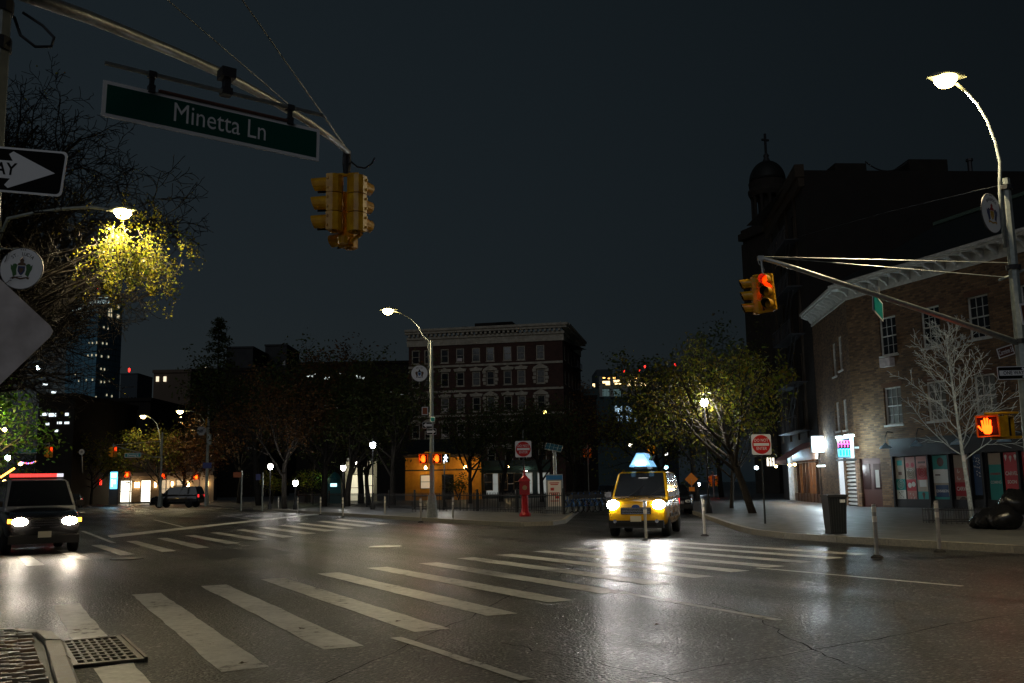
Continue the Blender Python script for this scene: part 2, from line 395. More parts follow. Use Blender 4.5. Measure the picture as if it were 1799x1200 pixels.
# far right pavement (tavern corner), park island, block beyond the side street
rk = [AB(a, 18.95) for a in (-25, -10, 4, 14)] + [V((8.3, 25.6, 0)), V((7.5, 27.6, 0)), V((7.2, 30, 0)), V((7.35, 33, 0)), V((9, 50, 0)), V((12.4, 84, 0)), V((20, 160, 0))]
pavement('pavement_tavern_side', 'grey concrete pavement along the brick corner building', rk + [V((80, 160, 0)), V((80, -20, 0))], rk[1:9])
pk = [AB(240, 17.3), AB(160, 17.3), AB(110, 17.3), AB(80, 17.3), AB(60, 17.3), AB(45, 17.3), AB(37, 17.4)] + [V((.3, 38.6, 0)), V((1.4, 39.2, 0)), V((2.0, 41, 0)), V((5.4, 75, 0)), V((14, 160, 0))]
pavement('pavement_park_side', 'grey concrete pavement of the park island', pk + [V((14, 330, 0)), V((-80, 330, 0))], pk[3:11])
ek = [AB(23, -40), AB(23, -1.4), AB(23.3, -.65), AB(24, -.35), AB(40, -.35), AB(70, -.35), AB(120, -.35), AB(260, -.35)]
pavement('pavement_lamp_side', 'grey pavement of the block behind the silver vehicle', ek + [AB(260, -60)], ek[1:6])
nk = [V((-2.2, 5.2, 0)), V((-3.42, 7.83, 0)), V((-4.12, 9.18, 0)), V((-4.62, 10.15, 0)), V((-5.0, 10.75, 0)), V((-5.45, 11.02, 0)), V((-6.2, 10.9, 0)), V((-12, 8.3, 0)), V((-30, -.6, 0))]
near = MB().prism([(p.x, p.y) for p in reversed([V((4, -10, 0))] + [V((-.6, 1.7, 0))] + nk + [V((-30, -12, 0))])], -.05, .11).build('pavement_near_corner', concrete)
tag(near, 'wet corner pavement in front with small stone pavers and kerb', kind='structure')
for p, q in zip(nk[:-2], nk[1:-1]):
    d = q - p; ln = d.length; n = max(1, round(ln / 1.3))
    for k in range(n):
        a = p.lerp(q, k / n); L = ln / n
        mb = MB(); w = .15
        sec = [(-.03, -.05), (w, -.05), (w, .11), (w - .035, .145), (-.02, .15), (-.03, .14)]   # kerb section with a worn nose
        r = rnd.uniform(-.006, .006)
        vs = []
        for xx in (.006, L * .3, L * .7, L - .006):
            vs += [(xx, y - .085 + rnd.uniform(-.005, .005), z + r + (rnd.uniform(-.004, .004) if z > 0 else 0)) for y, z in sec]
        ns = len(sec); fs = [tuple(range(ns)), tuple(reversed(range(3 * ns, 4 * ns)))]
        for i in range(3): fs += [(i * ns + (j + 1) % ns, i * ns + j, (i + 1) * ns + j, (i + 1) * ns + (j + 1) % ns) for j in range(ns)]
        mx = M.Scale(-1, 4, (0, 1, 0))
        mb.add(vs, fs, mx).build('kerb_stone', granite, near, loc=(a.x, a.y, 0), rot=(0, 0, atan2(d.y, d.x)))
# small worn stone pavers inside the corner
c0 = V((-4.0, 8.6, 0)); du = V((-.88, -.475, 0)); dv = V((-.475, .88, 0))
def inside_near(p):
    for a, b in zip(nk[1:7], nk[2:8]):
        e = b - a
        if e.x * (p.y - a.y) - e.y * (p.x - a.x) < .21 * e.length: return False
    return True
pm = []
for k in range(9):
    w, h = rnd.uniform(.20, .235), rnd.uniform(.095, .115); mb = MB(); n = 4
    gx = [-w / 2, -w / 2 + .015, w / 2 - .015, w / 2]; gy = [-h / 2, -h / 2 + .014, h / 2 - .014, h / 2]
    vs = []
    for i in range(4):
        for j in range(4):
            e = (i in (0, 3)) or (j in (0, 3)); vs.append((gx[i] + rnd.uniform(-.006, .006), gy[j] + rnd.uniform(-.006, .006), (.012 if e else .045) + rnd.uniform(-.003, .003)))
    fs = [(i * 4 + j, (i + 1) * 4 + j, (i + 1) * 4 + j + 1, i * 4 + j + 1) for i in range(3) for j in range(3)]
    pm.append(mb.add(vs, fs).mesh('paver', paver_m[k % 3], True))
npav = 0
for i in range(-22, 30):
    for j in range(-8, 26):
        p = c0 + du * (i * .25 + (j % 2) * .12) + dv * (j * .125)
        if inside_near(p) and p.x > -7.2 and 7.2 < p.y < 11 and abs((p.x / p.y)) < .56 and npav < 290:
            npav += 1
            ob('paver', rnd.choice(pm), near, (p.x, p.y, .108 + rnd.uniform(-.006, .006)), (rnd.uniform(-.05, .05), rnd.uniform(-.05, .05), atan2(du.y, du.x) + rnd.uniform(-.05, .05)))
base = MB().prism([(p.x, p.y) for p in [V((-3.25, 7.5, 0))] + [q * 1 for q in nk[1:7]] + [V((-7.4, 10.3, 0)), V((-5.4, 6.2, 0))]][::-1], .09, .122)

# catch basin grate beside the kerb
g0, g1, g2, g3 = G(107, 1134), G(208, 1121), G(255, 1157), G(122, 1177)
cen = (g0 + g1 + g2 + g3) / 4; xa = ((g2 - g1) + (g3 - g0)).normalized(); gl = 1.75; gw = .62
gr = T('storm_drain_grate', 'cast iron storm drain grate with square holes beside the kerb', 'drain', (cen.x, cen.y, 0), atan2(xa.y, xa.x))
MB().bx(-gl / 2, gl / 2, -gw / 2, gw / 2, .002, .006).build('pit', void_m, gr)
mb = MB()
for y0, y1 in ((-gw / 2, -gw / 2 + .05), (gw / 2 - .05, gw / 2)): mb.bx(-gl / 2, gl / 2, y0, y1, .004, .032)
for x0, x1 in ((-gl / 2, -gl / 2 + .06), (gl / 2 - .09, gl / 2)): mb.bx(x0, x1, -gw / 2 + .05, gw / 2 - .05, .004, .032)
mb.build('frame', iron, gr)
for i in range(7):
    x = -gl / 2 + .06 + (i + 1) * (gl - .15) / 8
    MB().bx(x - .028, x + .028, -gw / 2 + .05, gw / 2 - .05, .004, .03).build('cross_bar', iron, gr)
for i in range(6):
    y = -gw / 2 + .05 + (i + 1) * (gw - .1) / 7
    MB().bx(-gl / 2 + .06, gl / 2 - .09, y - .012, y + .012, .004, .027).build('long_bar', iron, gr)
MB().bx(-gl / 2, gl / 2, gw / 2 + .004, gw / 2 + .03, .0, .045).build('hood_rail', iron, gr)

def cover(px, py, r, label):
    c = G(px, py); t = T('manhole_cover', label, 'manhole cover', (c.x, c.y, 0))
    MB().lathe([(r * 1.08, .0), (r * 1.08, .012), (r, .012), (r, .005)], 28, cap=False).build('rim', iron, t)
    MB().lathe([(r * .985, .004), (r * .985, .014)], 28).build('lid', mat('worn_steel_lid', (.26, .26, .25), .35, .6, (.34, .34, .32), 15, bump=.5, bscale=40), t)
    return t
cover(677, 960.5, .42, 'round pale metal cover between the two crosswalks')
cover(223, 982, .36, 'dark round cover in front of the far crosswalk')

# ------------------------------------------------------------------ signals, poles, signs
def head(parent, mx, lit=None, n=3, h=.76, name='signal_head'):   # local -y is the face; lit: index from top
    w = .235; s = h / n; o = MB()
    prof = [(-w / 2, -.03), (-w / 2, .06), (-w * .38, .125), (-w * .15, .155), (w * .15, .155), (w * .38, .125), (w / 2, .06), (w / 2, -.03)]
    for i in range(n):
        z1 = h / 2 - i * s
        o.prism(prof, z1 - s + .006, z1 - .006)
    o.bx(-w / 2 + .01, w / 2 - .01, -.02, .05, -h / 2, h / 2)
    for z in (h / 2, -h / 2): o.lathe([(.045, -.02), (.045, .02)], 10, M.Translation((0, .05, z)))
    for sx in (-1, 1):
        for i in range(n * 2): o.box((sx * (w / 2 + .008), -.01, h / 2 - (i + .5) * s / 2), (.022, .02, .03))
    hd = o.build(name, yellow_sig, parent); hd.matrix_local = mx
    for i in range(n):
        zc = h / 2 - (i + .5) * s; r = .098
        v = MB(); N = 14
        a0 = radians(-60); a1 = radians(240)
        for k in range(N):
            t0, t1 = a0 + (a1 - a0) * k / N, a0 + (a1 - a0) * (k + 1) / N
            f = lambda t, y, rr: (rr * cos(t), y, zc + rr * sin(t))
            le = lambda t: -.03 - .235 * (.86 + .14 * sin(t))
            v.k = 0; v.face([f(t0, -.03, r * 1.08), f(t1, -.03, r * 1.08), f(t1, le(t1), r * 1.04), f(t0, le(t0), r * 1.04)])
            v.k = 1; v.face([f(t1, -.03, r * 1.0), f(t0, -.03, r * 1.0), f(t0, le(t0), r * .98), f(t1, le(t1), r * .98)])
            v.k = 0; v.face([f(t0, le(t0), r * 1.04), f(t1, le(t1), r * 1.04), f(t1, le(t1), r * .98), f(t0, le(t0), r * .98)])
        v.build('visor', [yellow_sig, visor_in], hd)
        c = [(.9, .02, .01), (.9, .5, .02), (.05, .9, .55)][i if n == 3 else 0]
        m = emit('lit_lens_%d' % i, c, 9) if lit == i else mat('dark_lens_%d' % i, tuple(x * .06 for x in c), .25)
        MB().lathe([(.001, -.055), (.05, -.05), (.085, -.038), (.094, -.031)], 16, M.Translation((0, 0, zc)) @ M.Rotation(-pi / 2, 4, 'X') @ M.Scale(-1, 4, (0, 0, 1)), cap=False).build('lens', m, hd)
    return hd

def face_dir(p, d, up=(0, 0, 1)):         # matrix at p with local -y along d
    d = V(d).normalized(); x = V(up).cross(-d); x = (-d).cross(V(up)); return frame(p, x, up)

def hanger(parent, top, bot):
    MB().tube([top, bot], .028, 8).build('hanger', dark_steel, parent)

# --- near signal pole with curved mast arm
npole = V((-3.75, 6.8, .12))
sp = T('signal_pole', 'grey signal pole at the near corner with long mast arm overhead', 'signal pole', npole)
def L(o, pts): return [V(p) - V(o.location) for p in pts]
MB().tube([(0, 0, 0), (0, 0, .9)], [.17, .15], 8).build('base', pole_m, sp)
MB().tube([(0, 0, .9), (0, 0, 7.6)], [.105, .075], 8).build('pole', pole_m, sp)
arm_px = [(-18, -32, 6.8), (75, 2, 7.1), (150, 28, 7.62), (230, 60, 8.2), (310, 93, 8.85), (390, 129, 9.5), (470, 172, 10.3), (540, 213, 11.2), (585, 245, 11.9), (612, 268, 12.5)]
arm = L(sp, [P(*q) for q in arm_px])
MB().tube(arm, [.058, .056, .054, .052, .05, .048, .045, .042, .038, .036], 12).build('mast_arm', steel, sp, True)
MB().tube(L(sp, [P(612, 266, 12.5), P(420, -8, 9.9), P(340, -125, 8.7)]), .008, 5).build('guy_wire', steel, sp)
MB().tube(L(sp, [P(540, 212, 11.2), P(300, 5, 8.6), P(180, -105, 7.6)]), .006, 5).build('guy_wire', steel, sp)
MB().tube(L(sp, [P(25, 30, 6.9), P(36, 62, 6.9), P(62, 82, 6.95), P(90, 82, 7.0), P(95, 66, 7.05), P(75, 45, 7.05), P(40, 22, 7.0)]), .012, 6).build('cable_loop', dark_steel, sp, True)
for z in (4.75, 5.05): MB().lathe([(.1, z - .05), (.1, z + .05)], 10).build('clamp', dark_steel, sp)

# --- overhead street name sign
tl, tr = P(181, 140, 8.5), P(561, 231, 9.75); tr.z = tl.z - .04
bl = P(177, 207, 8.5)
u = (tr - tl); W = u.length; Hs = .345
sm = frame(tl + u * .5 - V((0, 0, Hs / 2)), u, (0, 0, 1))
ns = hang('street_name_sign', 'long green street name sign reading Minetta Ln under the near mast arm', 'street sign', sm)
MB().bx(-W / 2, W / 2, -.004, .012, -Hs / 2, Hs / 2).build('border', sign_w, ns)
MB().bx(-W / 2 + .035, W / 2 - .035, -.008, -.0045, -Hs / 2 + .035, Hs / 2 - .035).build('panel', sign_g, ns)
text(MB(), 'Minetta Ln', .27, (.03, -.011, .005), .0, .80).build('lettering', sign_w, ns)
MB().tube([(-W / 2 - .0, -.01, Hs / 2 + .16), (W / 2 + .02, -.01, Hs / 2 + .16)], .022, 8).build('support_bar', steel, ns)
MB().tube([(-W * .27, -.012, Hs / 2 + .012), (W * .33, -.012, Hs / 2 + .012)], .016, 6).build('top_rail', mat('rusty_rail', (.18, .09, .07), .5, .4), ns)
for x in (-W * .30, W * .345):
    MB().bx(x - .03, x + .03, -.035, .035, Hs / 2 - .02, Hs / 2 + .05).bx(x - .02, x + .02, -.02, .02, Hs / 2 + .05, Hs / 2 + .14).bx(x - .036, x + .036, -.036, .036, Hs / 2 + .13, Hs / 2 + .185).build('bracket', dark_steel, ns)
MB().bx(.02, .12, -.05, .06, Hs / 2 + .13, Hs / 2 + .2).bx(.04, .1, -.04, .05, Hs / 2 + .2, Hs / 2 + .34).bx(.0, .14, -.07, .09, Hs / 2 + .30, Hs / 2 + .40).build('arm_clamp', dark_steel, ns)

# --- near cluster of three heads
tip = P(612, 268, 12.5)
cl = T('traffic_signal', 'yellow traffic signal cluster hanging from the near mast arm, seen from behind', 'traffic signal', tip + V((-.02, 0, -.1)))
o0 = V(cl.location)
MB().tube([V((0, 0, .12)), V((0, 0, -.04)), V((0, 0, -.20))], [.05, .06, .045], 10).bx(-.05, .05, -.05, .05, -.06, .02).build('hanger', dark_steel, cl)
MB().tube([V((.05, 0, -.02)), V((.14, 0, -.10)), V((.24, 0, -.12)), V((.33, 0, -.06)), V((.37, 0, .02))], .012, 6).build('cable', dark_steel, cl)
MB().tube([(-.14, 0, -.21), (.16, -.02, -.21)], .028, 8).build('bracket', yellow_sig, cl); MB().tube([(-.14, .1, -1.05), (.05, .12, -1.08), (.2, -.02, -1.02)], .026, 8).build('bracket', yellow_sig, cl); MB().lathe([(.07, -1.12), (.08, -1.03)], 10, M.Translation((-.05, .08, 0))).build('lower_hub', yellow_sig, cl)
head(cl, face_dir((-.20, -.02, -.60), (-1, .15, 0)))
head(cl, face_dir((.16, -.04, -.63), (.42, .9, 0)))
head(cl, face_dir((-.05, .30, -.76), (-.86, .5, 0)), lit=2)

# --- small signs on the near pole
ow = P(-12, 296, 6.7)
def one_way(name, label, c, xdir, w=.92, h=.305, flip=False, word='ONE WAY', parts=True):
    m = frame(c, xdir, (0, 0, 1)); t = hang(name, label, 'sign', m, None)
    r = .03; poly = []
    for sx, sz, a in ((1, 1, 0), (-1, 1, 90), (-1, -1, 180), (1, -1, 270)):
        for k in range(4):
            aa = radians(a + 30 * k); poly.append((sx * (w / 2 - r) + r * cos(aa), sz * (h / 2 - r) + r * sin(aa)))
    R = M.Rotation(pi / 2, 4, 'X')
    MB().prism(poly, -.004, .004, R).build('plate', sign_w, t)
    s = .955
    MB().prism([(x * (1 - .03 / w * 1.0), z * (1 - .03 / h)) for x, z in poly], .005, .0065, R).build('black_field', sign_k, t)
    f = -1 if flip else 1
    ar = [(-.42, .06), (.12, .06), (.09, .105), (.115, .125), (.40, .0), (.115, -.125), (.09, -.105), (.12, -.06), (-.42, -.06)]
    ar = [(x * f * w / .92, z * h / .305) for x, z in ar]
    if f < 0: ar = ar[::-1]
    MB().prism(ar[::-1], .007, .008, R).build('arrow', sign_w, t)
    text(MB(), word, .115 * h / .305, (-.1 * f * w / .92, -.0095, 0), .016, .95).build('lettering', sign_k, t)
    return t
one_way('one_way_sign', 'black and white one way arrow sign on the near pole, cut by the frame', ow, (1, .02, -.10), 1.02, .33)
dm = frame(P(-48, 586, 6.55), (1, .12, .03), (0, 0, 1))
dsn = hang('diamond_sign', 'plain grey back of a diamond shaped sign on the near pole', 'sign', dm)
q = .52; R = M.Rotation(pi / 2, 4, 'X')
MB().prism([(q, 0), (q * .96, .04), (.04, q * .96), (0, q), (-.04, q * .96), (-q, 0), (0, -q), (.04, -q * .96), (q * .96, -.04)], -.002, .002, R).build('plate', alu, dsn)
MB().bx(-.03, .03, -.016, -.003, -.3, .3).build('bolt_strap', dark_steel, dsn)

# --- medallions of the avenue
def medallion(label, c, xdir, r, word, cols, group='round avenue medallions on lamp posts', detail=True, plain=None):
    t = hang('medallion_sign', label, 'medallion sign', frame(c, xdir, (0, 0, 1)), group)
    R = M.Rotation(pi / 2, 4, 'X')
    MB().lathe([(r, -.012), (r, .012)], 32, R).build('disc', plain or sign_w, t)
    ring = [(r * 1.02 * cos(2 * pi * k / 32), 0, r * 1.02 * sin(2 * pi * k / 32)) for k in range(33)]
    MB().tube(ring, .014, 5).build('rim', dark_steel, t)
    if not detail:
        mb = MB(); mb.lathe([(r * .42, .013), (r * .42, .015)], 16, R); mb.build('emblem', mat('faded_emblem', (.12, .12, .13), .5), t); return t
    Y = -.014
    if word:
        b = MB(); arc_text(b, word, r * .23, r * .72, Y, -radians(9 * len(word) * .5), radians(9 * len(word) * .5)); b.build('lettering', sign_k, t)
    sh, sup, crest, scroll = cols
    pr = lambda pts: [(x * r, z * r) for x, z in pts]
    MB().prism(pr([(-.17, .12), (-.17, -.12), (-.08, -.28), (0, -.34), (.08, -.28), (.17, -.12), (.17, .12)]), .013, .016, R).build('shield', sh, t)
    MB().prism(pr([(-.10, .02), (-.10, -.1), (0, -.24), (.10, -.1), (.10, .02)]), .0165, .018, R).build('shield_charge', scroll, t)
    for s in (1, -1):
        bird = [(.20, -.30), (.24, -.05), (.20, .18), (.30, .24), (.40, .22), (.44, .12), (.52, .2), (.50, -.02), (.42, -.2), (.36, -.42), (.28, -.36)]
        p_ = pr([(x * s, z) for x, z in bird])
        MB().prism(p_ if s > 0 else p_[::-1], .013, .016, R).build('supporter', sup, t)
    MB().prism(pr([(-.2, .15), (.2, .15), (.17, .26), (.08, .30), (.1, .42), (0, .52), (-.1, .42), (-.08, .30), (-.17, .26)]), .013, .016, R).build('crest', crest, t)
    MB().prism(pr([(-.42, -.44), (-.3, -.40), (0, -.46), (.3, -.40), (.42, -.44), (.38, -.54), (.26, -.48), (0, -.55), (-.26, -.48), (-.38, -.54)]), .013, .016, R).build('scroll', scroll, t)
    for k in (-1, 0, 1): MB().box((k * r * .1, -.013, r * .93), (r * .05, .004, r * .05)).build('bolt', sign_k, t)
    return t
em_g = mat('emblem_green', (.02, .11, .015), .5); em_b = mat('emblem_blue', (.02, .03, .12), .5); em_r = mat('emblem_red', (.3, .02, .02), .5)
em_y = mat('emblem_gold', (.45, .25, .02), .5); em_n = mat('emblem_brown', (.09, .04, .015), .5); em_k = mat('emblem_dark', (.02, .02, .025), .5); em_l = mat('emblem_light_blue', (.1, .25, .5), .5)

# --- street lamps
lens_m = emit('lamp_lens', (1, .74, .26), 40)
LC = (1, .83, .50)
def street_lamp(label, base, pole_top, head_p, power, arm_pts=None, group='street lamps over the avenue', r0=.11, hs=1.0, light=True):
    base = V(base); t = T('street_lamp', label, 'street lamp', base, 0, group); zt = pole_top - base.z
    MB().tube([(0, 0, 0), (0, 0, .25), (0, 0, 1.0), (0, 0, 1.12)], [.27, .25, .19, .12], 8).build('base', pole_m, t)
    MB().tube([(0, 0, 1.1), (0, 0, zt)], [r0, r0 * .72], 8).build('pole', pole_m, t)
    hp = V(head_p) - base
    if arm_pts: pts = [V(p) - base for p in arm_pts]
    else:
        pts = []; a = V((0, 0, zt - .5)); d = hp - a; 
        for k in range(11):
            s = k / 10; pts.append(V((d.x * (1 - cos(s * pi / 2)), d.y * (1 - cos(s * pi / 2)), a.z + d.z * sin(s * pi / 2))))
    MB().tube(pts, [.045 - .0015 * i for i in range(len(pts))], 8).build('arm', pole_m, t, True)
    d = (hp - pts[-3]); d.z *= .3; d.normalize()
    e = MB(); N = 10
    for i in range(7):
        s = -1 + 2 * i / 6; w = sqrt(max(0, 1 - (abs(s) ** 2.6))) * .9 + .1
        for j in range(N):
            a = 2 * pi * j / N; e.v.append((s * .36 * hs, cos(a) * .16 * w * hs, max(sin(a), -.15) * .11 * w * hs))
    for i in range(6):
        for j in range(N): e.f.append((i * N + j, i * N + (j + 1) % N, (i + 1) * N + (j + 1) % N, (i + 1) * N + j)); e.mi.append(0)
    e.f += [tuple(range(N)), tuple(reversed(range(6 * N, 7 * N)))]; e.mi += [0, 0]
    hd = e.build('lamp_head', pole_m, t, True, loc=hp + V((0, 0, .03)), rot=(0, 0, atan2(d.y, d.x)))
    MB().lathe([(.20 * hs, .0), (.19 * hs, -.07 * hs), (.13 * hs, -.15 * hs), (.03 * hs, -.19 * hs)], 14).build('lens', lens_m, hd, True, loc=(.04, 0, -.012))
    if light: lamp_light(t, hp + V((0, 0, -.28)), power, LC, .12, 165, None, .35)
    return t

# right lamp post at the far kerb, with mast arm
rp = V((10.95, 20.9, .15))
lamp_r = street_lamp('tall street lamp above the tavern corner with mast arm and medallion', rp, 8.1, P(1664, 138, 20.9), 1700,
    [rp + V((-.14, 0, 6.4)), rp + V((-.14, 0, 7.7)), P(1757, 285, 20.9), P(1749, 250, 20.9), P(1735, 213, 20.9), P(1717, 183, 20.9), P(1697, 161, 20.9), P(1680, 147, 20.9)], r0=.135, hs=1.25)
def LL(o, pts): return [V(p) - V(o.location) for p in pts]
MB().tube(LL(lamp_r, [P(1800, 606, 20.9), P(1660, 558, 20.6), P(1500, 505, 20.2), P(1400, 472, 19.95), P(1337, 453, 19.8)]), [.068, .062, .055, .05, .046], 12).build('mast_arm', steel, lamp_r, True)
for q in (P(1775, 462, 20.9), P(1766, 487, 20.9)): MB().tube(LL(lamp_r, [P(1340, 451, 19.8), q]), .01, 5).build('guy_wire', steel, lamp_r)
MB().tube(LL(lamp_r, [P(1755, 492, 20.9), P(1800, 474, 20.95)]), .03, 6).build('wire_strut', pole_m, lamp_r)
for y in (330, 470, 600): MB().lathe([(.155, -.05), (.155, .05)], 10, M.Translation(V((0, 0, P(1785, y, 20.9).z - .15)))).build('clamp', dark_steel, lamp_r)
MB().tube(LL(lamp_r, [P(1757, 325, 20.9), P(1560, 372, 34), P(1395, 418, 60)]), .006, 4).build('overhead_wire', dark_steel, lamp_r)

tip2 = P(1337, 455, 19.8)
c2 = T('traffic_signal', 'yellow traffic signal cluster with lit red lamp on the far mast arm', 'traffic signal', tip2)
MB().tube([(0, 0, .03), (.02, 0, -.3)], .025, 8).tube([(-.06, 0, -.02), (-.05, 0, -.1), (.03, 0, -.16), (.05, 0, -.24)], .012, 6).bx(-.07, .05, -.05, .05, -.03, .06).build('hanger', steel, c2)
MB().tube([(-.18, .05, -.36), (.14, 0, -.32)], .028, 8).build('bracket', yellow_sig, c2); MB().tube([(-.1, .05, -1.12), (.18, 0, -1.08)], .026, 8).build('bracket', yellow_sig, c2)
h_ = head(c2, face_dir((.12, 0, -.70), (-.62, -.78, 0)) @ M.Rotation(radians(-4), 4, 'Y'), lit=0)
lamp_light(h_, (0, -.14, .25), 6, (1, .03, .01), .05)
head(c2, face_dir((-.16, .16, -.74), (-1, .12, 0)) @ M.Rotation(radians(3), 4, 'X'), lit=2)

def name_sign(label, l, r, h, word, m, sx=.8, double=True, cat='street sign', name='street_name_sign', size=None):
    u = V(r) - V(l); w = u.length; t = hang(name, label, cat, frame((V(l) + V(r)) / 2, u, (0, 0, 1)))
    MB().bx(-w / 2, w / 2, -.006, .006, -h / 2, h / 2).build('border', sign_w, t)
    MB().bx(-w / 2 + h * .09, w / 2 - h * .09, -.009, -.0065, -h / 2 + h * .09, h / 2 - h * .09).build('panel', m, t)
    if word: text(MB(), word, size or h * .72, (0, -.012, 0), .01, sx).build('lettering', sign_w, t)
    return t
ns2 = name_sign('narrow green street sign hanging edge on from the far mast arm', P(1533, 528, 20.25), P(1551, 549, 20.95), .42, None, sign_t)
MB().tube([(-.45, -.01, .3), (.45, -.01, .3)], .02, 6).bx(-.05, .05, -.04, .04, .2, .44).build('support_bar', steel, ns2)
medallion('round white medallion lettered BARBADOS on the tall right street lamp', P(1742, 375, 20.75), (.80, .60, .0), .43, 'BARBADOS', (em_y, em_b, em_r, em_y))
name_sign('small brown street sign reading Carmine St beside the pedestrian signal', P(1753, 622, 20.75), P(1780, 613, 20.9), .22, 'Carmine St', sign_b, .62, size=.15)
one_way('one_way_sign', 'black one way sign on the tall right lamp post above the red hand', P(1788, 655, 20.65), (1, .12, .02), .92, .28)
bs = name_sign('dark red sign at the edge of the frame on the right lamp post', P(1793, 552, 20.75), P(1824, 550, 20.9), .46, None, sign_b)
text(MB(), 'Av', .24, (-.06, -.012, 0), .01, .8).build('lettering', sign_w, bs)

HAND = [[(-.08, -.13), (-.10, -.02), (-.085, .02), (.085, .02), (.09, -.06), (.05, -.15), (-.04, -.16)],
        [(-.085, .02), (-.095, .12), (-.06, .125), (-.045, .02)], [(-.04, .02), (-.045, .165), (-.01, .168), (-.004, .02)],
        [(.0, .02), (.005, .17), (.04, .165), (.042, .02)], [(.046, .02), (.06, .13), (.09, .12), (.085, .02)], [(.085, -.06), (.14, .03), (.165, .01), (.09, -.1)]]
hand_m = emit('lit_hand', (1, .10, .005), 4.5); walk_m = emit('lit_walker', (.75, .9, 1), 6)
def ped_box(parent, mx, show='hand'):
    b = MB().bx(-.21, .21, -.02, .19, -.22, .22).bx(-.17, .17, .19, .22, -.18, .18)
    b.bx(-.225, .225, -.09, -.02, .2, .235).bx(-.225, -.2, -.09, -.02, -.22, .2).bx(.2, .225, -.09, -.02, -.22, .2)
    h = b.build('signal_box', yellow_sig, parent); h.matrix_local = mx
    MB().bx(-.19, .19, -.026, -.0205, -.19, .19).build('face', visor_in, h)
    if show == 'hand':
        m = MB()
        for pl in HAND: m.prism([(-x * 1.05 - .02, z * 1.05) for x, z in pl][::-1], .027, .031, M.Rotation(pi / 2, 4, 'X'))
        m.build('hand_symbol', hand_m, h); lamp_light(h, (0, -.1, 0), 9, (1, .03, .005), .06)
    elif show == 'walk':
        m = MB(); R = M.Rotation(pi / 2, 4, 'X')
        m.lathe([(.035, .027), (.035, .03)], 10, M.Translation((.02, 0, .14)) @ R).prism([(-.03, -.02), (.035, -.02), (.05, .1), (-.01, .1)], .027, .03, R)
        m.prism([(-.03, -.02), (0, -.02), (-.05, -.17), (-.09, -.17)], .027, .03, R).prism([(0, -.02), (.035, -.02), (.09, -.16), (.05, -.17)], .027, .03, R).prism([(.04, .09), (.05, .06), (.12, .0), (.13, .02)], .027, .03, R).prism([(-.01, .09), (-.02, .06), (-.09, .02), (-.1, .04)], .027, .03, R)
        m.build('walker_symbol', walk_m, h)
    return h
ps = T('pedestrian_signal', 'yellow pedestrian signal with red raised hand on the right lamp post', 'pedestrian signal', P(1735, 749, 20.7))
ped_box(ps, face_dir((0, 0, 0), (-.42, -.9, 0)) @ M.Rotation(radians(-2), 4, 'Y'))
ped_box(ps, face_dir((.44, .06, -.01), (.75, -.66, 0)), None)
MB().tube([(.0, .1, .27), (.75, .16, .29)], .025, 8).build('bracket', yellow_sig, ps); MB().tube([(.1, .1, -.25), (.78, .16, -.23)], .03, 8).build('bracket', yellow_sig, ps); MB().bx(.2, .26, .05, .15, -.22, .24).build('strap', yellow_sig, ps)

# --- central lamp on the park kerb
cp = P(757, 913, 47.0); cp.z = .15; cp.x = -3.92
lamp_c = street_lamp('street lamp in front of the red tenement carrying a round medallion', cp, 8.6, P(683, 545, 47), 2000,
    [cp + V((-.12, 0, 7.2)), cp + V((-.12, 0, 8.5)), P(744, 590, 47), P(735, 573, 47), P(722, 560, 47), P(706, 551, 47), P(693, 547, 47)], hs=1.3)
medallion('round white medallion lettered BELIZE on the central street lamp', P(737, 656, 46.8), (1, .05, 0), .39, 'BELIZE', (em_l, em_n, em_k, em_b))
pc = T('pedestrian_signal', 'pair of pedestrian signals with red hands on the central lamp post', 'pedestrian signal', P(757, 806, 46.8))
ped_box(pc, face_dir((-.34, 0, 0), (-.2, -1, 0))); ped_box(pc, face_dir((.30, .0, 0), (.0, -1, 0)))
ped_box(pc, face_dir((.66, .3, .02), (.2, -1, 0)), 'walk')
for z in (.3, -.28): MB().tube([(-.3, .1, z), (.66, .2, z)], .025, 6).build('bracket', yellow_sig, pc)
name_sign('orange brown street sign high on the central lamp post', P(741, 722, 46.8), P(752, 722, 46.8), .38, None, mat('orange_brown_sign', (.3, .08, .03), .5))
name_sign('teal street sign sticking out right of the central lamp post', P(757, 736, 46.8), P(764, 737, 46.5), .24, None, sign_t)
one_way('one_way_sign', 'upper one way sign pointing left on the central lamp post', P(751, 747, 46.7), (1, .1, 0), .46, .3, True, '')
one_way('one_way_sign', 'lower one way sign pointing right on the central lamp post', P(758, 758.5, 46.75), (1, -.15, 0), .46, .28, False, '')

# --- left lamp in the tree
lb = AB(25.2, -.6, .15)
lamp_l = street_lamp('street lamp shining into yellow leaves at the left', lb, 8.2, P(213, 372, 22), 1500,
    [lb + V((0, 0, 7.2)), P(14, 384, 22), P(60, 374, 22), P(110, 367, 22), P(155, 364, 22), P(185, 367, 22), P(198, 370, 22)], r0=.1)
medallion('round white medallion lettered ST. LUCIA at the left edge', P(38, 472, 21.6), (1, .06, -.05), .465, 'ST. LUCIA', (em_b, em_g, em_n, em_n))
MB().tube(LL(lamp_l, [P(-4, 437, 21.9), P(40, 437, 21.65)]), .018, 6).build('medallion_bracket', pole_m, lamp_l)

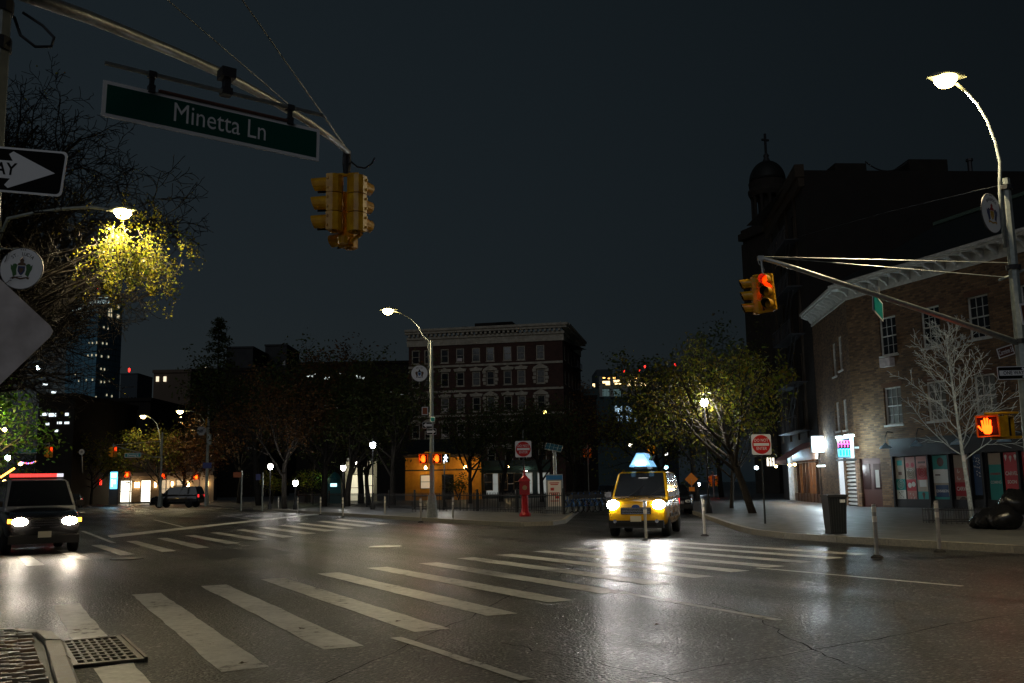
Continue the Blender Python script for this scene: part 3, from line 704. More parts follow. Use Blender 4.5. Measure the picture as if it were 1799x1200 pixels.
# --- distant lamps along the avenue
street_lamp('left one of two distant street lamps far up the avenue', G(281, 890, .15), 7.2, P(252, 731, 108), 1500, [P(282, 800, 108), P(281, 765, 108), P(276, 745, 108), P(268, 736, 108), P(259, 731, 108)], hs=1.5)
street_lamp('right one of two distant street lamps far up the avenue', G(363, 887, .15), 8.9, P(317, 722.5, 104), 1500, [P(364, 770, 104), P(362, 745, 104), P(352, 728, 104), P(336, 722, 104), P(325, 722, 104)], hs=1.6)
medallion('small grey medallion on the distant pole left of the park trees', P(354, 757, 92), (1, 0, 0), .43, '', (em_k, em_k, em_k, em_k), plain=mat('grey_disc', (.3, .3, .31), .5), detail=False)
medallion('faint grey medallion far up the avenue between two signals', P(143.5, 794, 110), (1, 0, 0), .32, '', (em_k, em_k, em_k, em_k), plain=mat('grey_disc', (.3, .3, .31), .5), detail=False)
pd = T('sign_pole', 'thin distant pole carrying the faint grey medallion', 'pole', G(146, 882, .15)); MB().tube([(0, 0, 0), V(P(144, 800, 110)) - V(pd.location)], .06, 6).build('pole', pole_m, pd)
pd = T('signal_pole', 'distant grey pole at the park corner with a small green signal', 'signal pole', P(361, 885, 92)); pd.location.z = .15
zt = P(365, 715, 92).z
MB().tube([(0, 0, 0), (.05, 0, zt)], [.12, .08], 8).build('pole', pole_m, pd)
MB().bx(.12, .35, -.1, .15, P(0, 790, 92).z, P(0, 772, 92).z).build('control_box', pole_m, pd)
hd = head(pd, face_dir(V(P(363, 743, 92)) - V(pd.location), (.1, -1, 0)), lit=2)
MB().bx(-.3, .5, -.14, -.11, P(0, 832, 92).z, P(0, 822, 92).z).build('sign', mat('blue_small_sign', (.05, .06, .2), .5), pd)

def far_signal(label, arm, cl_p, flip, name_label, sp0, sp1, word, polebase):
    t = T('signal_pole', label, 'signal pole', polebase)
    MB().tube([(0, 0, 0), V((0, 0, 6.2))], [.11, .08], 8).build('pole', pole_m, t)
    MB().tube([V((0, 0, 4.6))] + LL(t, arm), .055, 6).build('mast_arm', steel, t)
    MB().tube([V((0, 0, 6.1)), LL(t, arm)[-1]], .02, 5).build('guy_wire', steel, t)
    c = T('traffic_signal', name_label[1], 'traffic signal', cl_p)
    h1 = head(c, face_dir((.22, 0, -.05), (.3, -.95, 0)), lit=0, h=.95); lamp_light(h1, (.0, -.2, .3), 8, (1, .03, .01), .05)
    head(c, face_dir((-.2, .15, -.05), (-1, .1, 0)), h=.95)
    MB().tube([(0, 0, .75), (0, 0, .4)], .04, 6).build('hanger', steel, c)
    name_sign(name_label[0], sp0, sp1, .40, word, sign_t, .72, size=.30)
far_signal('distant mast arm reaching in from the left edge', [P(30, 788, 87), P(50, 783, 87), P(87, 780, 87)], P(86, 793, 87), False,
           ('teal street sign reading Minetta St under the left distant arm', 'left distant traffic signal with red light'), P(26, 793, 86.8), P(65, 792, 86.8), 'Minetta St', P(-30, 895, 87).xy.to_3d())
far_signal('distant mast arm pointing left above the far crossing', [P(268, 803, 92), P(245, 795, 91), P(197, 782, 90)], P(199, 793, 90), True,
           ('teal street sign reading Downing St under the right distant arm', 'right distant traffic signal with red light'), P(219, 800, 90.5), P(248, 799.5, 90.5), 'Downing St', V((P(281, 885, 92).x, 92, .15)))

# --- do not enter signs
def dne(label, base, topz, zc, s, rz=0.):
    t = T('do_not_enter_sign', label, 'sign', base, rz)
    MB().tube([(0, 0.03, 0), (0, .03, topz - base.z)], .032, 8).build('post', mat('dark_green_post', (.03, .035, .035), .5, .3), t)
    z = zc - base.z; R = M.Rotation(pi / 2, 4, 'X'); Mz = M.Translation((0, 0, z)) @ R
    MB().prism([(-s / 2, -s / 2 + .04), (-s / 2 + .04, -s / 2), (s / 2 - .04, -s / 2), (s / 2, -s / 2 + .04), (s / 2, s / 2 - .04), (s / 2 - .04, s / 2), (-s / 2 + .04, s / 2), (-s / 2, s / 2 - .04)], -.003, .003, Mz).build('plate', sign_w, t)
    MB().lathe([(s * .465, .0035), (s * .465, .005)], 36, Mz).build('red_disc', sign_r, t)
    b = MB().bx(-s * .39, s * .39, -.0075, -.0055, z - s * .065, z + s * .065)
    text(b, 'DO NOT', s * .21, (0, -.0075, z + s * .2), .0, .85); text(b, 'ENTER', s * .21, (0, -.0075, z - s * .2), .0, .85)
    b.build('lettering', sign_w, t)
    return t
b1 = G(1345, 920, .15)
dne('red do not enter sign in front of the yellow green tree', b1, 3.35, P(1333, 781, b1.y).z, .70, radians(6))
b2 = V((P(921, 880, 47).x, 47, .15)); dne('small red do not enter sign beside the park fire call box', b2, 4.2, P(920, 789, 47).z, .77)

# --- delineator posts in two rows
post_m = mat('grey_flexible_post', (.33, .31, .28), .5, c2=(.42, .40, .36), scale=6); band_m = mat('reflective_band', (.75, .7, .6), .3)
names = ['nearest grey delineator post beside the litter bin', 'grey delineator post in front of the tavern tree guard', 'grey delineator post right in front of the taxi grille', 'grey delineator post just right of the taxi',
         'grey delineator post below the central lamp post, left of it', 'grey delineator post between central lamp and call box', 'fourth grey delineator post left of the central lamp', 'second grey delineator post left of the central lamp', 'fifth grey delineator post left of the central lamp', 'sixth grey delineator post left of the central lamp', 'leftmost grey delineator post by the park trees']
pts_ = [((1541, 980), 1.08), ((1651, 970), 1.1), ((1135, 950), 1.1), ((1238, 942), 1.1), ((739, 918), 1.1), ((796, 915), 1.1), ((602, 909), 1.1), ((676, 907), 1.1), ((563, 905), 1.1), ((523, 902), 1.05), ((489, 897), 1.0)]
pt_proto = {}
for (q, hh), nm in zip(pts_, names):
    g = G(*q); t = T('delineator_post', nm, 'delineator post', g, rnd.uniform(0, 3), 'grey delineator posts along the bike lane')
    MB().lathe([(.13, 0), (.12, .025), (.06, .06), (.045, .065)], 14).build('base', rubber, t)
    p_ = MB().tube([(0, 0, .05), (rnd.uniform(-.01, .02), 0, hh)], .042, 10).build('post', post_m, t)
    for z in (hh - .1, hh - .3): MB().lathe([(.0455, z - .06), (.0455, z + .06)], 12, cap=False).build('band', band_m, t)

# --- fire call box, bike share kiosk, bikes
fb = T('fire_call_box', 'red cast iron fire call box with pointed finial at the park corner', 'call box', V((P(921.5, 880, 48).x, 46.2, .15)))
fr = mat('call_box_red', (.42, .012, .018), .4, c2=(.3, .01, .012), scale=6)
MB().lathe([(.26, 0), (.27, .1), (.2, .2), (.16, .35), (.15, .95), (.2, 1.0)], 8).build('pedestal', fr, fb)
MB().bx(-.24, .24, -.19, .19, 1.0, 1.62).box((0, 0, 1.68), (.56, .46, .12), None, .8).build('box', fr, fb)
MB().lathe([(.2, 1.74), (.13, 1.83), (.06, 1.9), (.045, 2.0), (.07, 2.05), (.03, 2.12), (.012, 2.28)], 10).build('finial', fr, fb)
MB().lathe([(.11, .0), (.11, .01)], 14, M.Translation((0, -.192, 1.32)) @ M.Rotation(pi / 2, 4, 'X')).build('emblem', mat('worn_gold', (.4, .25, .12), .4), fb)

kb = V((P(975, 885, 50).x, 50, .15))
ks = T('bike_share_kiosk', 'bike share kiosk with solar panel on a mast and map poster', 'kiosk', kb, radians(-8))
MB().bx(-.42, .42, -.09, .09, .25, 1.95).bx(-.47, .47, -.14, .14, 0, .25).build('cabinet', mat('kiosk_grey', (.2, .21, .22), .4), ks)
MB().bx(-.33, .33, -.097, -.0915, .35, 1.62).build('poster', mat('poster_paper', (.62, .55, .5), .5), ks)
pb = MB()
for k, (z, w) in enumerate(((1.52, .5), (1.44, .4), (1.02, .5), (.95, .36), (.62, .42))): pb.bx(-w / 2, w / 2, -.101, -.0975, z - .024, z + .024)
pb.bx(-.2, -.02, -.101, -.0975, 1.14, 1.28).bx(.02, .22, -.101, -.0975, .74, .86)
pb.build('poster_print', mat('poster_red', (.4, .04, .03), .5), ks)
MB().bx(-.42, .42, -.1, -.0915, 1.68, 1.9).build('header', mat('kiosk_blue', (.02, .12, .3), .4), ks)
MB().tube([(0, 0, 1.95), (0, 0, 3.2)], .045, 8).tube([(.09, 0, 1.95), (.09, 0, 3.15)], .03, 8).build('mast', steel, ks)
sm_ = M.Translation((0, 0, 3.3)) @ M.Rotation(radians(12), 4, 'Y') @ M.Rotation(radians(38), 4, 'X')
MB().box((0, 0, 0), (.86, .55, .035), sm_).build('solar_panel_frame', steel, ks)
for i in range(4):
    for j in range(2): MB().box((-.315 + i * .21, -.13 + j * .26, .019), (.19, .24, .006), sm_).build('solar_cell', mat('solar_cell', (.02, .07, .12), .12, .3), ks)

bike_f = mat('bike_blue', (.03, .10, .28), .35, .2)
def bike():
    t = T('bicycle', '', 'bicycle', (0, 0, 0), 0, 'docked blue share bicycles')
    for x in (-.52, .52):
        w = MB(); ring = [(x + .31 * cos(2 * pi * k / 20), 0, .33 + .31 * sin(2 * pi * k / 20)) for k in range(21)]; w.tube(ring, .022, 5); wo_ = w.build('wheel', rubber, t)
        sp_ = MB()
        for k in range(8): sp_.tube([(x, 0, .33), (x + .29 * cos(pi * k / 4), 0, .33 + .29 * sin(pi * k / 4))], .004, 3)
        sp_.build('spoke', steel, wo_)
    MB().tube([(-.52, 0, .33), (-.1, 0, .33), (.38, 0, .62), (.52, 0, .33)], .035, 6).tube([(-.1, 0, .33), (-.2, 0, .85)], .03, 6).tube([(.38, 0, .62), (.3, 0, 1.0)], .025, 6).tube([(-.52, 0, .33), (-.2, 0, .72)], .02, 5).build('frame', bike_f, t)
    MB().bx(-.34, -.08, -.09, .09, .86, .92).build('saddle', black, t)
    MB().tube([(.22, -.28, 1.05), (.32, -.1, 1.02), (.32, .1, 1.02), (.22, .28, 1.05)], .016, 6).build('handlebar', black, t)
    MB().bx(-.9, -.3, -.035, .035, .62, .66).build('mudguard', bike_f, t)
    MB().box((.5, 0, .82), (.26, .3, .2), None, 1.15).build('basket', dark_steel, t)
    return t
bk = bike(); order = ['first', 'second', 'third', 'fourth', 'fifth', 'sixth']
for i in range(6):
    b = bk if i == 0 else copy_tree(bk)
    b.location = V((P(1000 + 11 * i, 880, 50).x, 50 + .35 * i, .15)); b.rotation_euler = (0, 0, radians(-62 + rnd.uniform(-4, 4)))
    b['label'] = 'blue share bicycle docked %s from the solar kiosk' % order[i]
dk = T('bicycle_dock', 'row of low docking posts holding the share bicycles', 'dock', V((P(998, 885, 50).x, 50.5, .15)))
for i in range(6): MB().bx(i * .32 - .08, i * .32 + .08, .2 + i * .35, .5 + i * .35, 0, .8).build('dock_post', pole_m, dk)

# --- litter bin, tree guard, rubbish bags by the tavern
bn = T('litter_bin', 'dark square litter bin on the pavement left of the shutter', 'litter bin', V((8.55, 26.6, .15)), radians(3))
mb = MB().box((0, 0, .5), (.42, .42, .96), None, 1.2); mb.build('bin_body', mat('bin_dark', (.03, .035, .04), .4, .3), bn)
for k in range(7):
    for s in (-1, 1): MB().tube([(-.19 + k * .063, s * .218, .06), ((-.19 + k * .063) * 1.2, s * .262, .96)], .012, 4).build('slat', dark_steel, bn)
MB().bx(-.275, .275, -.275, .275, .98, 1.05).build('rim', dark_steel, bn); MB().bx(.06, .2, -.268, -.262, .84, .92).build('label', sign_w, bn)

gd0 = G(1709, 918, .15)
tg = T('tree_guard', 'low bent iron tree guard fence round the pale young tree', 'tree guard', gd0 + V((0, 0, 0)), radians(8))
for a, b in (((-1.35, -.7), (1.0, -.7)), ((-1.35, .6), (1.0, .6)), ((-1.35, -.7), (-1.35, .6))):
    p, q = V((*a, 0)), V((*b, 0))
    for z in (.08, .42): MB().tube([p + V((0, 0, z)), q + V((0, 0, z))], .016, 5).build('rail', dark_steel, tg)
    n = int((q - p).length / .17)
    for k in range(n + 1): MB().tube([p.lerp(q, k / n), p.lerp(q, k / n) + V((0, 0, .5))], .011, 4).build('bar', dark_steel, tg)
bag_m = mat('black_bag_plastic', (.01, .01, .011), .22, bump=.9, bscale=9)
for k, (x, y, Y, r, lb_) in enumerate(((1768, 948, 27.5, .4, 'big black rubbish bag at the right edge'), (1740, 946, 28, .33, 'middle black rubbish bag of the heap'), (1722, 944, 28.3, .24, 'small black rubbish bag at the left of the heap'), (1785, 925, 28.3, .42, 'black rubbish bag lying on top at the right edge'))):
    g = P(x, y, Y); b = MB(); N = 18
    for i in range(10):
        th = pi * i / 9
        for j in range(N):
            ph = 2 * pi * j / N; rr = r * (1 + .10 * sin(3 * ph + k) * sin(2 * th) + .10 * rnd.uniform(-1, 1)); b.v.append((rr * sin(th) * cos(ph) * 1.15, rr * sin(th) * sin(ph), r * .72 + rr * .75 * cos(th) * (1.0 if th > .5 else 1.35)))
    for i in range(9):
        for j in range(N): b.f.append((i * N + j, (i + 1) * N + j, (i + 1) * N + (j + 1) % N, i * N + (j + 1) % N)); b.mi.append(0)
    o = b.build('rubbish_bag', bag_m, None, True, loc=(g.x, g.y, .15 if k < 3 else .5)); tag(o, lb_, 'rubbish bag', 'heap of black rubbish bags')

# ------------------------------------------------------------------ buildings
class Wall:
    def __init__(s, o, d):
        s.o = V((o[0], o[1], 0)); s.u = V((d[0], d[1], 0)).normalized(); s.n = V((-s.u.y, s.u.x, 0)); s.rz = atan2(s.u.y, s.u.x)
    def at(s, x, y):
        d = ray(x, y); c = V((0, 0, CAMH)); k = (s.o - c).dot(s.n) / d.dot(s.n); p = c + d * k
        return (p - s.o).dot(s.u), p.z

def wall_holes(w, h, holes, depth=.25, z0=0.):
    xs = sorted({0, w} | {a for q in holes for a in q[:2]}); zs = sorted({z0, h} | {a for q in holes for a in q[2:]})
    xs = [a for a in xs if 0 <= a <= w]; zs = [a for a in zs if z0 <= a <= h]; mb = MB()
    for i in range(len(xs) - 1):
        for j in range(len(zs) - 1):
            cx_, cz = (xs[i] + xs[i + 1]) / 2, (zs[j] + zs[j + 1]) / 2
            if any(q[0] < cx_ < q[1] and q[2] < cz < q[3] for q in holes): continue
            mb.face([(xs[i], 0, zs[j]), (xs[i + 1], 0, zs[j]), (xs[i + 1], 0, zs[j + 1]), (xs[i], 0, zs[j + 1])])
    for a, b, c, d in holes:
        mb.face([(a, 0, c), (a, 0, d), (a, depth, d), (a, depth, c)]).face([(b, 0, d), (b, 0, c), (b, depth, c), (b, depth, d)])
        mb.face([(a, 0, c), (a, depth, c), (b, depth, c), (b, 0, c)]).face([(a, 0, d), (b, 0, d), (b, depth, d), (a, depth, d)])
    return mb

_wm = {}
def window(parent, x0, x1, z0, z1, m=None, gl=None, lites=(3, 2), sill=True, y=.1, fw=.07, ac=False, head_=None):
    w, h = round(x1 - x0, 3), round(z1 - z0, 3); k = (w, h, (m or white_p).name, lites, sill, fw)
    if k not in _wm:
        b = MB().bx(0, fw, 0, .09, 0, h).bx(w - fw, w, 0, .09, 0, h).bx(fw, w - fw, 0, .09, h - fw, h).bx(fw, w - fw, 0, .09, 0, fw).bx(fw, w - fw, .005, .07, h / 2 - .03, h / 2 + .03)
        if lites:
            nx, nz = lites
            for s in (0, 1):
                za, zb = (fw, h / 2 - .03) if s == 0 else (h / 2 + .03, h - fw)
                for i in range(1, nx): xx = fw + (w - 2 * fw) * i / nx; b.bx(xx - .011, xx + .011, .02 + .02 * (1 - s), .045 + .02 * (1 - s), za, zb)
                for j in range(1, nz): zz = za + (zb - za) * j / nz; b.bx(fw, w - fw, .022 + .02 * (1 - s), .043 + .02 * (1 - s), zz - .011, zz + .011)
        me = b.mesh('window', m or white_p)
        pn = MB().face([(fw * .5, .06, fw * .5), (w - fw * .5, .06, fw * .5), (w - fw * .5, .06, h - fw * .5), (fw * .5, .06, h - fw * .5)]).mesh('pane', glass)
        sl = MB().bx(-.08, w + .08, -.16, .05, -.1, -.005).mesh('sill', m or white_p)
        _wm[k] = (me, pn, sl)
    me, pn, sl = _wm[k]
    o = ob('window', me, parent, (x0, y, z0)); g = ob('pane', pn, o)
    if gl: g.material_slots[0].link = 'OBJECT'; g.material_slots[0].material = gl
    if sill: ob('sill', sl, o)
    if ac: MB().bx(w * .2, w * .8, -.3, .05, fw, fw + .42).build('air_conditioner', alu, o)
    return o

tan_brick = brick_mat('tan_brick', (.26, .145, .065), (.09, .043, .02), (.12, .09, .06), 1.45)
red_brick = brick_mat('red_brick', (.085, .03, .02), (.06, .022, .016), (.05, .035, .028), 1.6)
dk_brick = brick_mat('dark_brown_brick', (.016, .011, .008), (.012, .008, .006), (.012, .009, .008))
cream = mat('cream_stone', (.42, .38, .31), .8, c2=(.28, .25, .2), scale=2.5, bump=.4, bscale=12)
slate = mat('slate_roof', (.014, .016, .015), .6, c2=(.022, .024, .022), scale=6, bump=.5, bscale=14)
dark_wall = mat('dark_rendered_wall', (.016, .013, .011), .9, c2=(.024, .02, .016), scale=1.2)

# --- tan brick corner building ("tavern")
wf = P(1485, 523, 52.8); wa = P(1718, 560, 44.4)
W1 = Wall(wf, (wa - wf).xy)
tb = T('brick_building', 'three storey tan brick corner building with white bracketed cornice', 'building', (wf.x, wf.y, .15), W1.rz)
w1 = 15.0; hh = W1.at(1542, 503)[1] - .15
holes = []; rows = []
zt0, zt1 = W1.at(1543, 560)[1] - .15, W1.at(1548, 626)[1] - .15
zl0, zl1 = W1.at(1553, 682)[1] - .15, W1.at(1557, 747)[1] - .15
tops = [W1.at(x, y)[0] for x, y in ((1560, 592), (1634, 577), (1719, 560))]
sp_ = (tops[2] - tops[0]) / 2
cols_ = [tops[0] + sp_ * k for k in range(5)]
for c in cols_:
    holes.append((c - .62, c + .62, zt1, zt0)); holes.append((c - .62, c + .62, zl1, zl0))
fz = zl1 - .75                                           # fascia top
f0 = W1.at(1570, 850)[0]; ftop = W1.at(1572, 803)[1] - .15
d0, d1 = W1.at(1511, 850)[0], W1.at(1549, 850)[0]
holes += [(max(.25, d0), d1, 0, ftop), (f0, w1, 0, fz)]
wall_holes(w1, hh, holes, .22).build('wall', tan_brick, tb)
MB().face([(0, .6, 0), (w1, .6, 0), (w1, .6, hh), (0, .6, hh)]).build('back_wall', dark_wall, tb)
lb2 = mat('lowered_blind_glass', (.16, .155, .14), .3, c2=(.1, .1, .09), scale=2)
for i, c in enumerate(cols_):
    window(tb, c - .62, c + .62, zt1, zt0, lites=(3, 2)); window(tb, c - .62, c + .62, zl1, zl0, gl=lb2, lites=(3, 2))
    for za in (zt0, zl0):
        n = 11
        MB().bx(c - .75, c + .75, -.012, .02, za + .01, za + .24).build('lintel', mat('lintel_brick', (.11, .05, .03), .85, c2=(.15, .08, .05), scale=20), tb)
MB().bx(cols_[0] - .4, cols_[0] + .35, -.32, .1, zt1 - .62, zt1 - .18).build('air_conditioner', alu, tb)
# cornice with brackets, both walls
c_o = V((-.55, -.55, 0))
MB().bx(-.0, w1, -.06, .05, hh - .28, hh + .32).build('frieze', white_p, tb)
MB().bx(-.45, w1, -.62, .1, hh + .32, hh + .44).bx(-.5, w1, -.72, .1, hh + .44, hh + .58).build('cornice', white_p, tb)
for k in range(20):
    x = .25 + k * .78
    if x < w1: MB().prism([(0, .0), (-.54, .0), (-.54, -.1), (-.42, -.18), (-.22, -.24), (-.1, -.42), (0, -.44)], -.07, .07, M.Translation((x, -.06, hh + .32)) @ M.Rotation(pi / 2, 4, 'Z') @ M.Rotation(pi / 2, 4, 'X')).build('bracket', white_p, tb)
# pitched slate roof behind the cornice
MB().face([(-.4, -.6, hh + .581), (w1, -.6, hh + .581), (w1, 4.2, hh + 3.6), (2.6, 4.2, hh + 3.6)]).face([(-.4, -.6, hh + .581), (2.6, 4.2, hh + 3.6), (5.5, 12, hh + 3.6), (-1.1, 10.4, hh + .581)]).face([(2.6, 4.2, hh + 3.6), (w1, 4.2, hh + 3.6), (w1, 12, hh + 3.6), (5.5, 12, hh + 3.6)]).build('roof', slate, tb)
MB().bx(2.5, w1, 4.1, 4.3, hh + 3.6, hh + 3.78).build('roof_coping', mat('copper_green', (.07, .11, .09), .7), tb)
# return wall towards the side street
RD = V((.1, .995, 0)).normalized(); rl = 9.2
far_end = V((wf.x, wf.y, 0)) + RD * rl
W2 = Wall(far_end, -RD)
def local_wall(parent, W, name, mb, m, **k):
    o = mb.build(name, m, parent); o.matrix_world = M.Translation((W.o.x, W.o.y, .15)) @ M.Rotation(W.rz, 4, 'Z')
    o.matrix_parent_inverse = M.Identity(4)
    pm_ = M.Translation(parent.location) @ M.Rotation(parent.rotation_euler.z, 4, 'Z')
    o.matrix_basis = pm_.inverted() @ (M.Translation((W.o.x, W.o.y, .15)) @ M.Rotation(W.rz, 4, 'Z'))
    return o
rh = []
s0, s1 = rl - 2.55, rl - .35                              # shutter opening
for x, y0, y1 in ((1467, 601, 661), (1477.5, 588, 650), (1473, 705, 757), (1486, 700, 755)):
    t, z0 = W2.at(x, y1); _, z1 = W2.at(x, y0); rh.append((t - .5, t + .5, z0 - .15, z1 - .15))
shz = 3.3
rwall = local_wall(tb, W2, 'side_wall', wall_holes(rl, hh, rh + [(s0, s1, 0, shz)], .22), tan_brick)
for q in rh: window(rwall, *q, lites=(2, 2), gl=lb2)
shm = mat('steel_shutter', (.42, .42, .40), .4, .5)
MB().bx(s0, s1, .16, .18, 0, shz).build('shutter_backing', black, rwall)
for k in range(16):
    z = k * shz / 16; q_ = shz / 16; MB().face([(s0, .14, z + q_ * .18), (s1, .14, z + q_ * .18), (s1, .03, z + q_ * .4), (s0, .03, z + q_ * .4)]).face([(s0, .03, z + q_ * .4), (s1, .03, z + q_ * .4), (s1, .05, z + q_ * .85), (s0, .05, z + q_ * .85)]).face([(s0, .05, z + q_ * .85), (s1, .05, z + q_ * .85), (s1, .14, z + q_ * .95), (s0, .14, z + q_ * .95)]).build('shutter_slat', shm, rwall)
MB().bx(0, rl, -.06, .05, hh - .28, hh + .32).build('frieze', white_p, rwall)
MB().bx(-.2, rl + .05, -.62, .1, hh + .322, hh + .442).bx(-.2, rl + .1, -.72, .1, hh + .443, hh + .583).build('cornice', white_p, rwall)
for k in range(11): MB().prism([(0, .0), (-.54, .0), (-.54, -.1), (-.42, -.18), (-.22, -.24), (-.1, -.42), (0, -.44)], -.07, .07, M.Translation((.3 + k * .82, -.06, hh + .32)) @ M.Rotation(pi / 2, 4, 'Z') @ M.Rotation(pi / 2, 4, 'X')).build('bracket', white_p, rwall)
# brown double door
MB().bx(max(.25, d0), d1, .1, .16, 0, ftop).build('door', mat('maroon_door', (.07, .025, .02), .45), tb)
for k in (0, 1):
    w_ = (d1 - max(.25, d0)) / 2; x0 = max(.25, d0) + k * w_
    MB().bx(x0 + .12, x0 + w_ - .12, .085, .1, .9, ftop - .3).build('door_panel', mat('door_glass', (.03, .012, .012), .2), tb)
MB().bx(max(.25, d0) + w_ * 1.35, max(.25, d0) + w_ * 1.7, .075, .083, 1.0, 1.9).build('notice', mat('notice_paper', (.4, .36, .33), .6), tb)
# shop front: fascia, mullions, printed window panels
MB().bx(f0, w1, -.12, .1, ftop + .03, fz).build('fascia', mat('black_fascia', (.012, .012, .014), .5), tb)
MB().bx(f0, w1, .04, .2, 0, .42).build('stall_riser', mat('black_fascia', (.012, .012, .014), .5), tb)
MB().bx(f0, w1, .24, .26, .42, ftop + .03).build('window_backing', black, tb)
teal = mat('print_teal', (.02, .22, .20), .45); pink = mat('print_salmon', (.36, .15, .12), .45); tanp = mat('print_tan', (.30, .24, .18), .45); redp = mat('print_red', (.36, .022, .03), .45)
pale = mat('print_pale', (.52, .5, .46), .45); brn = mat('print_brown', (.07, .03, .02), .45); blu = mat('print_navy', (.02, .05, .12), .45)
PM = [teal, pink, tanp, redp, pale, brn, blu]
def shop_panel(xa, xb, yb, blocks, marks=(), words=()):
    (a, _), (b, _) = W1.at(xa, 850), W1.at(xb, 850); z1_ = ftop - .02; z0_ = W1.at(xa, yb)[1] - .15; H_ = z1_ - z0_
    mb = MB(); fr_ = 0
    for f_, c in blocks:
        mb.k = c; mb.face([(a + .05, .1, z1_ - (fr_ + f_) * H_), (b - .05, .1, z1_ - (fr_ + f_) * H_), (b - .05, .1, z1_ - fr_ * H_), (a + .05, .1, z1_ - fr_ * H_)]); fr_ += f_
    o = mb.build('window_panel', PM, tb)
    w = b - a; pm2 = MB()
    for kind, fx, fz_, s, c in marks:
        pm2.k = c; X, Z = a + fx * w, z1_ - fz_ * H_; s *= w; R = M.Translation((X, .097, Z)) @ M.Rotation(pi / 2, 4, 'X')
        if kind == 'disc': pm2.lathe([(s / 2, 0), (s / 2, .001)], 14, R)
        elif kind == 'ring':
            for r_ in (.5, .32, .14): pm2.tube([(X + s * r_ * cos(2 * pi * q / 14), .096, Z + s * r_ * sin(2 * pi * q / 14)) for q in range(15)], s * .03, 4)
        elif kind == 'box': pm2.bx(X - s / 2, X + s / 2, .095, .098, Z - s * .35, Z + s * .35)
        elif kind == 'bar': pm2.bx(X - s / 2, X + s / 2, .095, .098, Z - s * .1, Z + s * .1)
        elif kind == 'cone': pm2.prism([(-s * .2, .1 * s), (0, -s * .5), (s * .2, .1 * s)][::1], 0, .002, R); pm2.lathe([(s * .24, .002), (s * .2, .004)], 10, R @ M.Translation((0, s * .22, 0)))
        elif kind == 'dash':
            for q in range(9): ang = rnd.uniform(0, 3); xx, zz = X + rnd.uniform(-.4, .4) * s, Z + rnd.uniform(-.35, .35) * s; pm2.box((0, 0, 0), (s * .16, .003, s * .05), M.Translation((xx, .095, zz)) @ M.Rotation(ang, 4, 'Y'))
    for wd__, fx, fz_, s, c, sx in words: pm2.k = c; text(pm2, wd__, s * w, (a + fx * w, .093, z1_ - fz_ * H_), .02, sx)
    if pm2.f: tag(pm2.build('print', PM, o), kind='stuff')
    return o
shop_panel(1571, 1589, 880, [(.25, 2), (.25, 2), (.25, 0), (.25, 4)], [('box', .5, .13, .5, 0), ('box', .5, .37, .32, 5), ('ring', .5, .62, .6, 4), ('dash', .5, .86, .7, 5)])
shop_panel(1589, 1608, 882, [(.25, 1), (.25, 2), (.25, 3), (.25, 1)], [('disc', .25, .18, .3, 3), ('disc', .72, .18, .3, 3), ('ring', .5, .37, .7, 4), ('disc', .35, .63, .35, 4), ('disc', .7, .61, .35, 4), ('dash', .5, .87, .6, 4)])
shop_panel(1608, 1630, 884, [(.25, 1), (.25, 3), (.25, 2), (.25, 0)], [('bar', .5, .13, .6, 5), ('ring', .5, .33, .7, 1), ('box', .5, .58, .55, 4), ('cone', .5, .85, .5, 5)])
shop_panel(1637, 1667, 895, [(.26, 0), (.25, 4), (.24, 2), (.25, 0)], [('disc', .5, .12, .4, 5), ('bar', .4, .28, .6, 4), ('bar', .3, .36, .3, 5), ('box', .5, .66, .75, 6)], [('CINNABON', .5, .66, .17, 4, .8), ('COMBO', .5, .86, .2, 4, .8)])
shop_panel(1674, 1702, 896, [(.24, 2), (.26, 1), (.25, 3), (.25, 2)], [('dash', .5, .36, .8, 4), ('disc', .5, .87, .6, 5)], [('CARVEL', .5, .62, .26, 4, .8)])
shop_panel(1708, 1724, 870, [(.5, 6), (.5, 6)], [('dash', .5, .15, .9, 4), ('dash', .5, .3, .9, 4), ('dash', .5, .5, .8, 4)])
shop_panel(1735, 1760, 888, [(.22, 2), (.78, 0)], [], [('CINNABON', .5, .40, .17, 3, .8), ('COMING', .5, .56, .22, 4, .85)])
shop_panel(1762, 1790, 888, [(1., 3)], [('cone', .2, .1, .35, 4), ('cone', .5, .12, .35, 4), ('cone', .8, .1, .35, 4)], [('CARVEL', .5, .40, .27, 4, .8), ('SOON', .5, .56, .24, 4, .85)])
shop_panel(1795, 1830, 888, [(.5, 3), (.5, 3)])
for x in (1570, 1632, 1669, 1705, 1728, 1792):
    t = W1.at(x, 850)[0]; MB().bx(t - .06, t + .06, -.02, .12, 0, ftop + .03).build('mullion', mat('dark_mullion', (.02, .02, .022), .35, .3), tb)
for x, y in ((1573, 786), (1628, 782), (1700, 779), (1783, 774)):
    t, z = W1.at(x, y); z -= .15
    g_ = MB().tube([(t, -.12, z + .75), (t, -.45, z + .8), (t, -.6, z + .5), (t, -.62, z + .2)], .02, 6).build('gooseneck_arm', dark_steel, tb)
    MB().lathe([(.30, -.05), (.26, .03), (.1, .14), (.04, .22)], 14, M.Translation((t, -.62, z)), cap=False).build('gooseneck_shade', mat('shade_blue_lit_grey', (.25, .38, .5), .35, .2), tb)  # blue light falling on the hoods is put into their base colour

